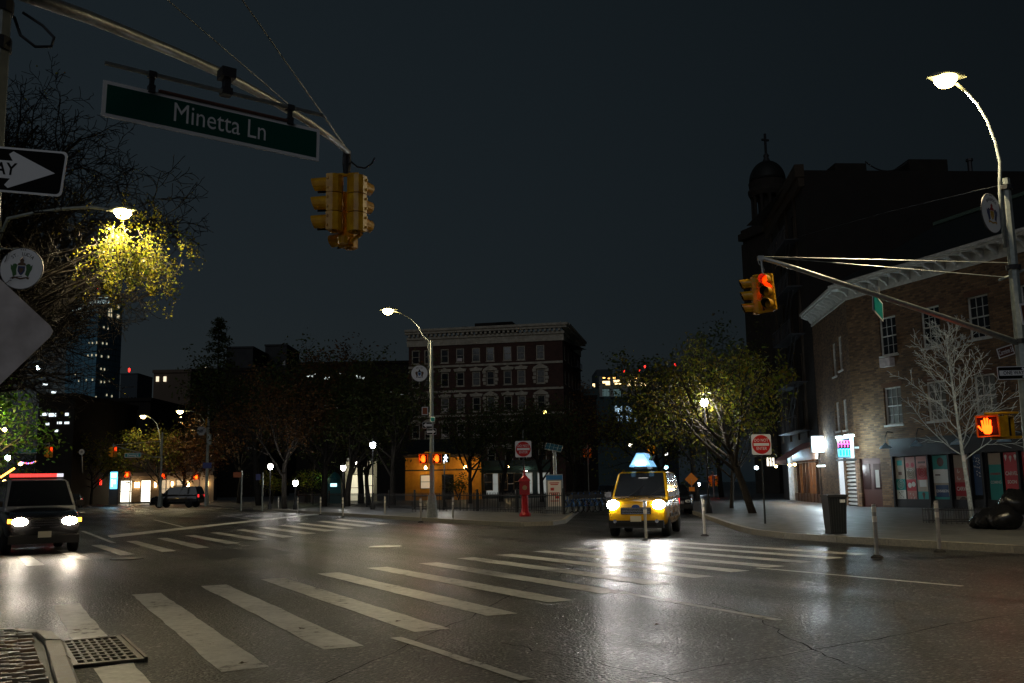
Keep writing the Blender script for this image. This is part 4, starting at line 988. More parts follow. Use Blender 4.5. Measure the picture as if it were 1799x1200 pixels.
# --- signs and lights of the side street shops
def proj_sign(name, label, pa, pb_, Y, thick, fm, sidem):
    a, b = P(pa[0], pa[1], Y), P(pb_[0], pb_[1], Y); w = b.x - a.x; h = a.z - b.z
    t = T(name, label, 'shop sign', ((a.x + b.x) / 2, Y, (a.z + b.z) / 2), radians(6))
    MB().bx(-w / 2, w / 2, 0, thick, -h / 2, h / 2).bx(w / 2, w / 2 + .5, .08, .14, -.05, .05).build('case', sidem, t)
    MB().bx(-w / 2 + .03, w / 2 - .03, -.012, -.002, -h / 2 + .03, h / 2 - .03).build('lit_face', fm, t)
    return t, w, h
grey_case = mat('sign_case_grey', (.25, .3, .32), .5)
t, w, h = proj_sign('projecting_sign', 'blank glowing white box sign above the pink awning', (1424, 766), (1453, 795), 60.5, .2, emit('white_lightbox', (.95, .98, 1), 1.6), grey_case)
mk = MB()
for fx, fz in ((-.12, .12), (.05, .14), (.2, .12), (-.1, -.12), (.32, -.1), (.05, -.3), (.15, -.28)): mk.bx(fx * w - .03, fx * w + .03, -.02, -.013, fz * h - .02, fz * h + .02)
tag(mk.build('print', mat('sign_print_grey', (.2, .2, .2), .6), t), kind='stuff')
lamp_light(t, (0, -.25, 0), 200, (.6, .84, 1), .3)
t, w, h = proj_sign('neon_sign', 'neon shop sign with pink and cyan strokes beside the white shutter', (1470, 769), (1496, 804), 52, .3, mat('neon_backing', (.01, .012, .02), .3), mat('sign_case_white', (.55, .62, .62), .5))
pk_, cy_ = emit('neon_pink', (1, .10, .5), 4), emit('neon_cyan', (.08, .65, 1), 7)
m1, m2 = MB(), MB()
for k in range(4):
    x = -w * .36 + k * w * .24
    m1.tube([(x - .07, -.05, .02), (x - .07, -.05, h * .34), (x + .07, -.05, h * .34), (x + .07, -.05, h * .18), (x - .07, -.05, h * .18)], .018, 5)
    m2.tube([(x + .06, -.05, -h * .08), (x - .06, -.05, -h * .1), (x - .06, -.05, -h * .42), (x + .07, -.05, -h * .42)], .022, 5)
m1.build('neon_tube', pk_, t); m2.build('neon_tube', cy_, t); MB().bx(w / 2 + .002, w / 2 + .16, -.03, .28, -h / 2, h / 2 + .05).build('lit_side_panel', emit('side_panel_white', (.75, .97, 1), 1.6), t); MB().bx(-w / 2 + .05, w / 2 - .05, -.024, -.013, -h / 2 + .04, -.05).build('lit_panel', emit('panel_cyan', (.03, .35, .75), .9), t)
MB().box((w * .38, -.12, h * .5 + .1), (.45, .25, .1)).box((-w * .4, -.12, h * .5 + .02), (.3, .25, .08)).build('flood_lamp', emit('flood_white', (.85, 1, 1), 14), t)
MB().box((0, -.15, -h / 2 - .12), (w * 1.2, .6, .08)).build('canopy', grey_case, t); MB().box((-.5, 1.9, -h * .5 - .38), (.3, .4, .06)).build('under_lamp', emit('flood_white', (.85, 1, 1), 14), t)
lamp_light(t, (0, -.5, h * .5), 150, (.6, .9, 1), .2); lamp_light(t, (-.5, 1.9, -h * .5 - .5), 420, (.85, .95, 1), .2)

# --- tall dark tenement behind, with shops at street level
K = far_end + RD * .15
W3 = Wall(K, (1, .07)); TL = 14.0; W4 = Wall(K + RD * TL, -RD)
tt = T('tenement_building', 'tall dark six storey tenement behind the brick corner building', 'building', (K.x, K.y, .15), W3.rz)
ht = W3.at(1434, 303)[1]
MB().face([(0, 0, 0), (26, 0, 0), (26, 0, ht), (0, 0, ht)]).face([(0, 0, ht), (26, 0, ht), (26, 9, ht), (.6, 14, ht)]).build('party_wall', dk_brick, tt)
sh_ = []; th = 4.2
for r_ in range(5):
    for c in range(3): sh_.append((2 + c * 3.7, 3.2 + c * 3.7, th + .7 + r_ * 3.2, th + 2.6 + r_ * 3.2))
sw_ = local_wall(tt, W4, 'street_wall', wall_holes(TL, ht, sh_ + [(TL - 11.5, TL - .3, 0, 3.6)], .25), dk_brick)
for q in sh_: window(sw_, *q, m=mat('brown_trim', (.10, .075, .05), .7), lites=None)
MB().bx(-.1, TL + .2, -.5, .1, ht - .5, ht + .35).bx(-.1, TL + .1, -.3, .1, ht - 1.1, ht - .5).build('cornice', mat('brown_stone', (.045, .032, .022), .8), sw_)
for c in range(4): MB().bx(1.2 + c * 3.2, 1.55 + c * 3.2, -.12, .02, th, ht - 1.1).build('pilaster', mat('brown_stone', (.045, .032, .022), .8), sw_)
fe = MB()
for r_ in range(5):
    z = th + .5 + r_ * 3.2; fe.bx(5, 12, -1.0, -.02, z - .05, z)
    for q in range(15): fe.bx(5 + q * .5, 5.03 + q * .5, -1.0, -.97, z, z + .95)
    fe.bx(5, 12, -1.0, -.96, z + .92, z + .97)
    if r_ < 4: fe.tube([(6, -.6, z), (10.5, -.6, z + 3.2)], .05, 4).tube([(6.3, -.4, z), (10.8, -.4, z + 3.2)], .05, 4)
fe.build('fire_escape', dark_steel, sw_)
for x0, x1, yt, dp in ((1470, 1525, 284, 4), (1600, 1668, 277, 5), (1420, 1470, 300, 1)):
    a, z = W3.at(x0, yt); b, _ = W3.at(x1, yt); MB().bx(a, b, .3, dp, ht - .02, z - .15).build('roof_bulkhead', dark_wall, tt)
t_, z = W3.at(1710, 279); MB().tube([(t_, .5, ht), (t_, .5, z - .1)], .16, 8).lathe([(.24, z - .15), (.24, z)], 8, M.Translation((t_, .5, 0))).build('vent_pipe', dark_steel, tt)
a, _ = W3.at(1525, 290); b, _ = W3.at(1600, 290); z = W3.at(1560, 292)[1]
MB().tube([(a + (b - a) * k / 8, .4, z - 1.1 * (1 - (2 * k / 8 - 1) ** 2) * .6 + .3) for k in range(9)], .05, 4).build('sagging_cable', dark_steel, tt)
# shop front under the tenement
wood = mat('wood_front', (.10, .05, .025), .45, c2=(.06, .03, .016), scale=5)
warm_in = emit('warm_interior', (1, .62, .28), 1.6); cool_in = emit('cool_interior', (.75, .85, 1), 1.1)
SX = TL - .3
for k in range(8):
    x1 = SX - .1 - k * 1.1; x0 = x1 - .95
    MB().bx(x0, x1, .2, .24, .55, 2.7).build('shop_pane', warm_in if k in (1, 2, 5) else glass, sw_)
    MB().bx(x1, x1 + .15, -.02, .2, 0, 3.5).build('wood_post', wood, sw_)
MB().bx(SX - 9, SX, .02, .2, 0, .55).build('stall_riser', wood, sw_); MB().bx(SX - 9, SX, -.05, .2, 2.75, 3.55).build('fascia', wood, sw_)
MB().bx(SX - 11.3, SX - 9.1, .22, .26, .3, 3.3).build('lit_doorway', cool_in, sw_)
for x in (SX - 11.3, SX - 10.2, SX - 9.15): MB().bx(x, x + .12, .0, .2, 0, 3.4).build('door_frame', white_p, sw_)
MB().face([(SX - 5.5, -2.0, 2.75), (SX - .2, -2.0, 2.75), (SX - .2, -.05, 3.9), (SX - 5.5, -.05, 3.9)]).face([(SX - 5.5, -2.0, 2.5), (SX - .2, -2.0, 2.5), (SX - .2, -2.0, 2.75), (SX - 5.5, -2.0, 2.75)]).build('awning', mat('pink_awning', (.42, .22, .22), .7), sw_)
for x in (SX - 5.5, SX - .2): MB().tube([(x, -2, 2.5), (x, -.05, 2.6)], .03, 5).build('awning_bar', steel, sw_)
bulb = emit('bulb_warm', (1, .66, .25), 40)
for x in (SX - 1.2, SX - 3.0, SX - 8.5):
    b = MB().lathe([(.02, -.09), (.08, -.05), (.1, 0), (.06, .08), (.03, .12)], 10, M.Translation((x, -1.3, 2.45))).build('bulb', bulb, sw_, True); lamp_light(b, (x, -1.3, 2.25), 30, (1, .7, .35), .08)
stk = emit('sticker_post_glow', (.9, .95, 1), .35)  # white sticker post is no lamp; its brightness is painted as a glow
st = MB(); PX = s0 - .45; st.bx(PX, PX + .22, -.3, -.05, 0, 3.2); st.build('glowing_post', stk, rwall)
sb_ = MB(); rr = random.Random(3)
for k in range(40):
    z = .2 + k * .072; c = rr.randrange(3); sb_.k = c; x = PX + rr.uniform(0, .15); sb_.bx(x, x + .06, -.306, -.301, z, z + .05)
tag(sb_.build('sticker', [redp, teal, brn], rwall), kind='stuff')
lamp_light(sw_, (SX - 1.0, -.5, 3.0), 110, (.8, .95, 1), .1)
for k, (x, c) in enumerate(((1349, 1), (1354, 0), (1359, 0))):
    q = P(x, 812, 66); o = MB().bx(-.05, .05, 0, .08, -.25, .3).build('channel_letter', emit('channel_white', (1, .9, .75), 1.8), None, loc=q)
    tag(o, ['leftmost', 'middle', 'rightmost'][k] + ' of three glowing upright sign strokes above the lit doorway', 'shop sign', 'glowing sign strokes on the side street')
q = P(1347, 803, 64); lamp_light(sw_, (SX - 10.3, -.6, 3.2), 120, (.5, .78, 1), .1)

# --- church tower with dome
ct = P(1349, 330, 112); tw = T('church_tower', 'dark church bell tower with columned lantern, dome and cross', 'church tower', (ct.x, ct.y, 0), radians(20))
zz = lambda y: P(1349, y, 112).z - 0
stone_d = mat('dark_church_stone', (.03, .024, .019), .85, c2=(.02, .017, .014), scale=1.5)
r = 2.15
MB().box((0, 0, zz(420) / 2), (4.6, 4.6, zz(420))).build('shaft', stone_d, tw)
for s in (-1, 1):
    for q in (-1, 1): MB().box((s * 2.0, q * 2.0, (zz(425) + zz(640)) / 2), (.9, .9, zz(425) - zz(640))).build('corner_pier', stone_d, tw)
MB().box((0, 0, zz(412)), (5.4, 5.4, .8)).box((0, 0, zz(404)), (4.9, 4.9, .6)).build('lower_cornice', stone_d, tw)
for k in range(12):
    a = 2 * pi * k / 12; MB().lathe([(.24, zz(402)), (.2, zz(400)), (.18, zz(352)), (.26, zz(347))], 8, M.Translation((r * .86 * cos(a), r * .86 * sin(a), 0))).build('column', stone_d, tw)
MB().lathe([(r * .55, zz(402)), (r * .55, zz(346))], 12).build('lantern_core', stone_d, tw)
MB().lathe([(r * .98, zz(347)), (r * 1.08, zz(340)), (r * 1.08, zz(335)), (r * 1.0, zz(332)), (r * 1.04, zz(322)), (r * .96, zz(320))], 24).build('lantern_cornice', stone_d, tw)
z0_ = zz(320); zh = zz(283) - z0_
MB().lathe([(r * .99 * cos(a), z0_ + zh * sin(a)) for a in [pi / 2 * k / 10 for k in range(10)]] + [(.22, z0_ + zh)], 24).build('dome', mat('dark_copper_dome', (.01, .011, .01), .6), tw, True)
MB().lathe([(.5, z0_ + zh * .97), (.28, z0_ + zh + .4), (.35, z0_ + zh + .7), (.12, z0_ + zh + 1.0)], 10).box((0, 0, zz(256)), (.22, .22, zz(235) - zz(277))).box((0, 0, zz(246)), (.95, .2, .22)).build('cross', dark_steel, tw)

# --- red brick tenement across the park
pl_, pr_ = P(718, 586, 131), P(986, 575, 127)
W5 = Wall(pl_, (pr_ - pl_).xy); wT = W5.at(988, 600)[0]
rt = T('tenement_building', 'red brick tenement with cream cornice and pedimented windows across the park', 'building', (pl_.x, pl_.y, .15), W5.rz)
zc1, zc0 = W5.at(850, 577)[1], W5.at(850, 606)[1]
wx = [W5.at(x, 620)[0] for x in (730, 752, 781, 808, 836, 861, 891, 915, 949)]
wr = [(W5.at(850, a)[1], W5.at(850, b)[1]) for a, b in ((637, 612), (679, 654), (725, 699), (770, 745), (815, 790))]
hs_ = []
for c in wx:
    for z0, z1 in wr: hs_.append((c - .55, c + .55, z0, z1))
wall_holes(wT, zc0, hs_, .3).build('wall', red_brick, rt)
for q in hs_: window(rt, *q, m=cream, lites=None, fw=.13, ac=rnd.random() < .25, gl=glass2 if rnd.random() < .3 else None)
for i, (z0, z1) in enumerate(wr):
    for j, c in enumerate(wx):
        if i == 0: continue
        if j in (0, 1, 5, 8): MB().prism([(-.95, 0), (.95, 0), (.95, .2), (0, .7), (-.95, .2)], 0, .18, M.Translation((c, 0, z1 + .05)) @ M.Rotation(pi / 2, 4, 'X')).build('pediment', cream, rt)
        else: MB().prism([(-.75, 0), (.75, 0), (.9, .36), (.3, .42), (0, .62), (-.3, .42), (-.9, .36)], 0, .14, M.Translation((c, 0, z1 + .05)) @ M.Rotation(pi / 2, 4, 'X')).build('lintel', cream, rt)
        if j in (5, 8) and i < 4:
            for s in (-1, 1):
                for k in range(4): MB().box((c + s * (.78 + .06 * (k % 2)), -.04, z0 + .25 + k * .5), (.36 + .1 * (k % 2), .12, .4)).build('quoin', cream, rt)
for y in (643, 688, 731): z = W5.at(850, y)[1]; MB().bx(0, wT, -.12, .05, z - .14, z + .14).build('string_course', cream, rt)
MB().bx(-.2, wT + .2, -.15, .1, zc0, zc0 + .9).bx(-.2, wT + .3, -.35, .1, zc0 + .9, zc0 + 1.25).bx(-.3, wT + .7, -.85, .1, zc1 - .62, zc1 - .3).bx(-.3, wT + .9, -1.05, .1, zc1 - .3, zc1).build('cornice', cream, rt)
for k in range(34): x = .3 + k * (wT - .3) / 33.5; MB().bx(x - .14, x + .14, -.7, -.1, zc1 - .95, zc1 - .622).build('dentil', cream, rt)
# its receding right side
pe = P(1024, 615, 148); q0 = V((W5.o + W5.u * wT).xy.to_3d()); W6 = Wall(q0, (pe - q0).xy); wS = 18
shs = [(1.4 + k * 3.4, 2.7 + k * 3.4, z0, z1) for k in range(5) for z0, z1 in wr]
sw6 = local_wall(rt, W6, 'side_wall', wall_holes(wS, zc0, shs, .3), red_brick)
for q in shs: window(sw6, *q, m=cream, lites=None, fw=.13)
MB().bx(0, wS, -.15, .1, zc0, zc0 + .9).bx(-.1, wS, -.85, .1, zc1 - .622, zc1 - .302).bx(-.1, wS, -1.05, .1, zc1 - .302, zc1 + .002).bx(0, wS, -.33, .1, zc0 + .9, zc0 + 1.25).build('cornice', cream, sw6)
fe2 = MB()
for z0, z1 in wr[:4]:
    fe2.bx(7.5, 13, -.9, -.02, z0 - .35, z0 - .28); fe2.bx(7.5, 13, -.9, -.86, z0 + .5, z0 + .56)
    for q in range(12): fe2.bx(7.5 + q * .49, 7.53 + q * .49, -.9, -.87, z0 - .3, z0 + .5)
fe2.build('fire_escape', dark_steel, sw6)
MB().face([(0, 0, zc0), (wT, 0, zc0), (wT + 2, 10, zc0), (2, 10, zc0)]).build('roof', dark_wall, rt)
for x0, x1, yt in ((805, 814, 572), (828, 895, 566), (866, 894, 564)):
    a, z = W5.at(x0, yt); b, _ = W5.at(x1, yt); MB().bx(a, b, 2, 5, zc0, z).build('roof_bulkhead', dark_wall, rt)

# --- low shops behind the park
ys = T('restaurant_building', 'low yellow restaurant front behind the park trees', 'building', (P(712, 870, 106).x, 106, .15), 0)
yel = mat('ochre_front', (.62, .27, .02), .7, c2=(.5, .2, .015), scale=2)
wY = P(846, 870, 106).x - P(712, 870, 106).x; zY = P(780, 806, 106).z
yh = [(1.6, 3.0, 1.2, 2.7), (3.9, 5.2, 0, 2.7)] + [(8.4 + k * 1.6, 9.4 + k * 1.6, .9, 2.7) for k in range(3)]
wall_holes(wY, zY, yh, .25).build('wall', yel, ys)
for q in yh: window(ys, *q, m=mat('brown_trim', (.10, .075, .05), .7), lites=None, gl=emit('dim_interior', (1, .8, .55), .35) if q[0] < 2 else None, sill=False)
MB().bx(-.1, wY + .1, -.3, .1, zY, zY + .35).bx(0, wY, -.12, .02, 3.1, 3.25).build('cornice', mat('brown_stone', (.045, .032, .022), .8), ys)
MB().face([(-.2, -.3, zY + .35), (wY + .2, -.3, zY + .35), (wY + .2, 5, zY + 2.2), (-.2, 5, zY + 2.2)]).build('roof', slate, ys)
for x in (2.3, 6.5, 11): lamp_light(ys, (x, -1.3, 3.4), 75, (1, .72, .36), .15); 
for x in (2.3, 6.5, 11): MB().lathe([(.12, 3.3), (.14, 3.45), (.05, 3.6)], 8, M.Translation((x, -1.2, 0))).build('wall_lamp', emit('bulb_warm', (1, .66, .25), 40), ys)
ws = T('shop_building', 'pale lit shop front between the park tree trunks', 'building', (P(604, 870, 108).x, 108, .15), 0)
wW = P(662, 870, 108).x - P(604, 870, 108).x
wall_holes(wW, 4.6, [(.5, 1.7, 0, 2.9), (2.0, 3.3, .4, 2.9)], .2).build('wall', mat('pale_wall', (.5, .47, .36), .7), ws)
for q in ((.5, 1.7, 0, 2.9), (2.0, 3.3, .4, 2.9)): window(ws, *q, m=mat('brown_trim', (.10, .075, .05), .7), lites=None, gl=emit('pale_interior', (1, .92, .65), .7), sill=False)
lamp_light(ws, (1.6, -1.5, 3.4), 70, (1, .93, .7), .15); MB().bx(-.1, wW + .1, -1.0, .1, 4.3, 4.65).build('canopy', mat('grey_canopy', (.3, .31, .34), .7), ws)
MB().bx(1.2, 2.0, -.9, -.7, 3.9, 4.25).build('canopy_lamp', emit('pale_lamp', (1, .95, .8), 8), ws)
dk = T('shop_building', 'dark teal shop front right of the yellow restaurant', 'building', (P(846, 870, 110).x, 110, .15), 0)
wD = P(968, 870, 110).x - P(846, 870, 110).x
dh = [(.5 + k * 1.9, 1.9 + k * 1.9, .4, 2.8) for k in range(4)]
wall_holes(wD, 4.2, dh, .2).build('wall', mat('teal_wall', (.03, .05, .05), .7), dk)
for k, q in enumerate(dh): window(dk, *q, lites=None, gl=emit('grey_interior', (.8, .85, .8), .22) if k in (0, 2, 3) else None, sill=False)
MB().bx(-.1, wD, -1.2, .1, 3.1, 3.5).build('awning', mat('dark_awning', (.02, .05, .045), .7), dk)
lamp_light(dk, (5, -1.5, 3), 16, (1, .95, .8), .15); MB().lathe([(.1, 2.9), (.12, 3.0)], 8, M.Translation((5, -1.2, 0))).build('canopy_lamp', emit('pale_lamp', (1, .95, .8), 8), dk)

# --- far up the avenue: lit shop, dark blocks
fs = T('shop_building', 'bright shop front with warm wall lamps far up the avenue', 'building', (P(205, 870, 135).x, 135, .15), radians(0))
wF = P(375, 870, 135).x - P(205, 870, 135).x
fhole = [(.4, 2.0, 0, 3.0), (3.2, 4.6, 0, 3.0), (6.0, 7.2, .5, 3.0), (8.0, 9.2, .5, 3.0)]
wall_holes(wF, 7.0, fhole, .25).build('wall', mat('beige_wall', (.22, .16, .11), .8), fs)
for k, q in enumerate(fhole): window(fs, *q, m=mat('brown_trim', (.10, .075, .05), .7), lites=None, gl=emit('white_interior', (1, .93, .75), 2.0) if k < 2 else emit('dim_interior', (1, .8, .55), .35), sill=False)
for x in (.2, 2.6, 3.0, 5.3, 7.6, 9.8, 12.4): 
    MB().bx(x - .09, x + .09, -.3, -.1, 2.0, 2.7).build('wall_lamp', emit('wall_lamp_warm', (1, .68, .3), 16), fs)
for x in (2.2, 7.5, 11.5): lamp_light(fs, (x, -1.2, 2.4), 65, (1, .8, .5), .2)
MB().bx(-.2, wF, -.5, .1, 3.5, 4.0).build('fascia', mat('fascia_brown', (.16, .11, .08), .7), fs)

def block(label, x0, x1, yt, Y, m, lit=(), rows=(), depth=20, rz=0., trim=True, ncol=0, win_m=None, es=1.2, grp=None, cat='building', name='apartment_building', ec=(1, .85, .6)):
    a = P(x0, 860, Y); Wl = Wall(a, (cos(rz), sin(rz))); w = Wl.at(x1, (yt + 860) / 2)[0]; z = Wl.at((x0 + x1) / 2, yt)[1]
    t = T(name, label, cat, (a.x, a.y, 0), rz, grp)
    MB().bx(0, w, 0, depth, 0, z).build('wall', m, t)
    if trim: MB().bx(-.2, w + .2, -.3, depth, z, z + .6).build('parapet', m, t)
    wm = win_m or glass
    for r_ in rows:
        for k in range(ncol):
            c = w * (k + .5) / ncol; zc = z - r_; ww = w / ncol * .26
            MB().bx(c - ww, c + ww, -.06, .0, zc - .8, zc + .8).build('window', wm, t)
    for (x, y, sx, sy) in lit:
        u_, zc = Wl.at(x, y); k = Y / FPX; MB().bx(u_ - sx * k / 2, u_ + sx * k / 2, -.12, -.06, zc - sy * k / 2, zc + sy * k / 2).build('window', emit('lit_window_%s_%.1f' % (cat + str(ec[2]), es), ec, es), t)
    return t
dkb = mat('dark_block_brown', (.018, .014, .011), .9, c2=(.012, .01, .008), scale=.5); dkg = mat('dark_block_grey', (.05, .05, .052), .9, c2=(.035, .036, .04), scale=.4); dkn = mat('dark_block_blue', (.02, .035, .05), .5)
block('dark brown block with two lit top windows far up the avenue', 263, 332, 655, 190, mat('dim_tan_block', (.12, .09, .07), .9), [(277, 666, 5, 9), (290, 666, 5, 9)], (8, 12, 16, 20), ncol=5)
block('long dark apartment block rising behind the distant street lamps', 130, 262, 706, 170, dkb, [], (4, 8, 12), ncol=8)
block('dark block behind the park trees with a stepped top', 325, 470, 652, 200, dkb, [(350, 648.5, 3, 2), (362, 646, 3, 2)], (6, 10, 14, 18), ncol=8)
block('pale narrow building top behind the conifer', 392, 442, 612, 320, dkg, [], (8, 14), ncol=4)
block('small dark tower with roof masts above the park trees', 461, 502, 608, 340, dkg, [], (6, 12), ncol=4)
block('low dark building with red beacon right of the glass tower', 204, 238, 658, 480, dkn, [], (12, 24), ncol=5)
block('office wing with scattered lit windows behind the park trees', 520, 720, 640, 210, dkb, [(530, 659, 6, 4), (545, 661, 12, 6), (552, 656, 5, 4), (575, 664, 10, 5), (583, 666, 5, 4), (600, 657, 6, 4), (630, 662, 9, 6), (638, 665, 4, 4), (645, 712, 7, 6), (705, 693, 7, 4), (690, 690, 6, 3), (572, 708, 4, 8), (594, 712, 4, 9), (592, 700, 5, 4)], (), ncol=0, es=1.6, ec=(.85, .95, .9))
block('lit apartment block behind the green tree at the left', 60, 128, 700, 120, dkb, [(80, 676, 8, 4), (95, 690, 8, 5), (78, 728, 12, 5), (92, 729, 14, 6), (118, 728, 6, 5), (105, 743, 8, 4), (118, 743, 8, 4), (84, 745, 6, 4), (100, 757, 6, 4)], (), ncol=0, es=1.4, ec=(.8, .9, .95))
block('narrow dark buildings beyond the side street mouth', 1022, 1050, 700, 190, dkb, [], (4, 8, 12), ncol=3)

# glass tower on the skyline
tc_ = P(166, 860, 640); gt = T('glass_tower', 'tall dark blue glass tower with lit crown on the left skyline', 'tower', (tc_.x, tc_.y, 0), 0)
WL = Wall(P(113, 700, 655), (P(166, 700, 640) - P(113, 700, 655)).xy); WR = Wall(P(166, 700, 640), (P(209, 700, 668) - P(166, 700, 640)).xy)
wl, wr_ = WL.at(166, 700)[0], WR.at(209, 700)[0]
tz = WR.at(190, 512)[1]; tzl = WL.at(122, 537)[1]
gtm = mat('tower_glass', (.12, .30, .42), .4, c2=(.15, .36, .5), scale=.08, spec=.8)
c1_, c2_, c3_ = WL.o, WR.o, WR.o + WR.u * wr_
Lc = lambda p, z: (p.x - tc_.x, p.y - tc_.y, z)
MB().face([Lc(c1_, 0), Lc(c2_, 0), Lc(c2_, tz), Lc(c1_, tzl)]).face([Lc(c2_, 0), Lc(c3_, 0), Lc(c3_, tz), Lc(c2_, tz)]).face([Lc(c1_, tzl), Lc(c2_, tz), Lc(c3_, tz), Lc(c1_ + V((20, 40, 0)), tzl)]).build('curtain_wall', gtm, gt)
mul = MB()
for Wt, wt in ((WL, wl), (WR, wr_)):
    for k in range(1, 8): p = Wt.o + Wt.u * (wt * k / 8); mul.box((p.x - tc_.x, p.y - tc_.y, tz * .47), (.35, .35, tz * .94))
    for k in range(1, 34):
        z = k * 3.9
        if z < tzl - 2: a = Wt.o; b = Wt.o + Wt.u * wt; mul.tube([Lc(a, z), Lc(b, z)], .22, 4)
tag(mul.build('mullion_grid', mat('tower_mullion', (.05, .12, .17), .5), gt), kind='stuff')
tl_ = emit('tower_lit', (1, .86, .55), .6); tlw = emit('tower_lit_white', (.75, .95, .95), .5)
def tower_win(x, y, sx, sy, m):
    Wt = WL if x < 166 else WR; u_, z = Wt.at(x, y); p = Wt.o + Wt.u * u_ - V((-Wt.u.y, Wt.u.x, 0)) * .3; k = .37
    MB().bx(-sx * k / 2, sx * k / 2, -.1, .1, -sy * k / 2, sy * k / 2).build('window', m, gt, loc=Lc(p, z), rot=(0, 0, Wt.rz))
for x, y in ((182, 575), (189, 577), (163, 603), (169, 602), (157, 603), (180, 603), (187, 604), (155, 625), (162, 624), (168, 624), (178, 626), (190, 627), (133, 657), (177, 648), (183, 649), (139, 669), (152, 668), (163, 667), (177, 671), (183, 671), (192, 670), (160, 699), (168, 698), (187, 694), (196, 696)): tower_win(x, y, 2.2, 3.6, tl_)
for x, y, sy in ((191, 545, 7), (195, 545, 7), (191, 553, 6), (195, 554, 6), (207, 539, 6), (207, 556, 7)): tower_win(x, y, 3 if x < 200 else 7, sy, tl_)
for k in range(14):
    x = 122 + k * 3.4; tower_win(x, 549 - k * 1.35, 2.4, 5, tlw)
for k in range(9): tower_win(167 + k * 2.9, 530 + (k % 2), 2.2, 5 + (k % 3), tlw); tower_win(167 + k * 2.9, 522 + (k % 2), 2.0, 3, tlw)
bc = emit('beacon_red', (1, .03, .02), 4)
for x, y, Y in ((150, 511, 640), (172, 505, 640), (227, 649.5, 480)):
    p = P(x, y, Y); o = MB().lathe([(.2, -1.2), (.5, -.6), (.5, .4), (.2, .8)], 8).build('warning_beacon', bc, None, loc=p); tag(o, {150: 'lower left red warning light on the glass tower roof', 172: 'upper red warning light on the glass tower roof', 227: 'red warning light on the low building beside the glass tower'}[x], 'warning light', 'red rooftop warning lights')

# lit office building beyond the side street
ofb = block('office building with warm lit top floor beyond the side street', 1030, 1162, 682, 300, mat('office_teal_grey', (.045, .07, .075), .8),
   [(1065, 671.5, 13, 4), (1068, 675, 8, 3), (1083, 669.5, 11, 4), (1086, 674, 12, 3), (1103, 670.5, 9, 4), (1103, 676, 9, 5), (1115, 674, 8, 9), (1125.5, 675, 5, 5), (1134, 676, 6, 4), (1043, 677, 4, 6), (1145, 678, 4, 3), (1157, 680, 6, 2)], (), ncol=0, trim=False, es=2.6, ec=(1, .72, .34), cat='building', name='office_building')
Wo = Wall(P(1030, 860, 300), (1, 0)); K_ = 300 / FPX; ztop = Wo.at(1100, 662)[1]
for x in (1054.5, 1073.5, 1093.5, 1099, 1111, 1121.5): u_, z = Wo.at(x, 662); _, zb = Wo.at(x, 698); MB().bx(u_ - .45, u_ + .45, -1.2, -.13, zb, z).build('pier', mat('pale_pier', (.26, .27, .26), .7), ofb)
a, z = Wo.at(1054, 668); b, _ = Wo.at(1124, 668); z2 = Wo.at(1100, 663)[1]
MB().bx(a, b, 4, 14, Wo.at(1100, 682)[1], z2 - .6).build('penthouse', mat('office_teal_grey', (.045, .07, .075), .8), ofb)
for x, y in ((1061, 664), (1070, 665), (1079, 664), (1089, 663), (1104, 664), (1116, 665)): u_, z = Wo.at(x, y); MB().bx(u_ - .35, u_ + .35, -.3, -.1, z - .15, z + .15).build('roof_lamp', emit('roof_amber', (1, .45, .1), 5), ofb)
for x in (1064, 1084): 
    for k in range(5): u_, z = Wo.at(x - 5 + k * 2.6, 690); MB().bx(u_ - .17, u_ + .17, -.1, -.04, z - 1.1, z + 1.1).build('window', emit('dim_teal_window', (.5, .8, .8), .09), ofb)
for x, y, e_ in ((1082, 718, 1), (1087, 722, 3), (1091, 717, 1), (1101, 719, 1), (1106, 719, 1), (1108, 722, 1), (1085, 737, 1), (1092, 736, 1), (1102, 736, 1), (1107, 737, 2), (1117, 736, 1)):
    u_, z = Wo.at(x, y); MB().bx(u_ - .3, u_ + .3, -.12, -.05, z - .9, z + .9).build('window', emit('cool_window_%d' % e_, (.55, .8, 1), .5 * e_), ofb)
for x, y in ((1097, 652.5), (1123, 650), (1133, 644), (1186, 641)):
    p = P(x, y, 330); o = MB().lathe([(.1, -.5), (.28, -.2), (.28, .2), (.1, .4)], 8).build('warning_beacon', bc, None, loc=p)
    tag(o, {1097: 'leftmost', 1123: 'second', 1133: 'third', 1186: 'rightmost'}[x] + ' red warning light above the lit office building', 'warning light', 'red rooftop warning lights')
block('dark stepped rooftop behind the lit office building', 1054, 1079, 649, 330, dkn, [], (), ncol=0, trim=False)
block('dark blue office block behind the side street trees', 1108, 1190, 652, 340, dkn, [(1143, 668.5, 3, 3), (1153, 670, 2.5, 2.5)], (), ncol=0, trim=False, ec=(.8, .95, 1), es=4)

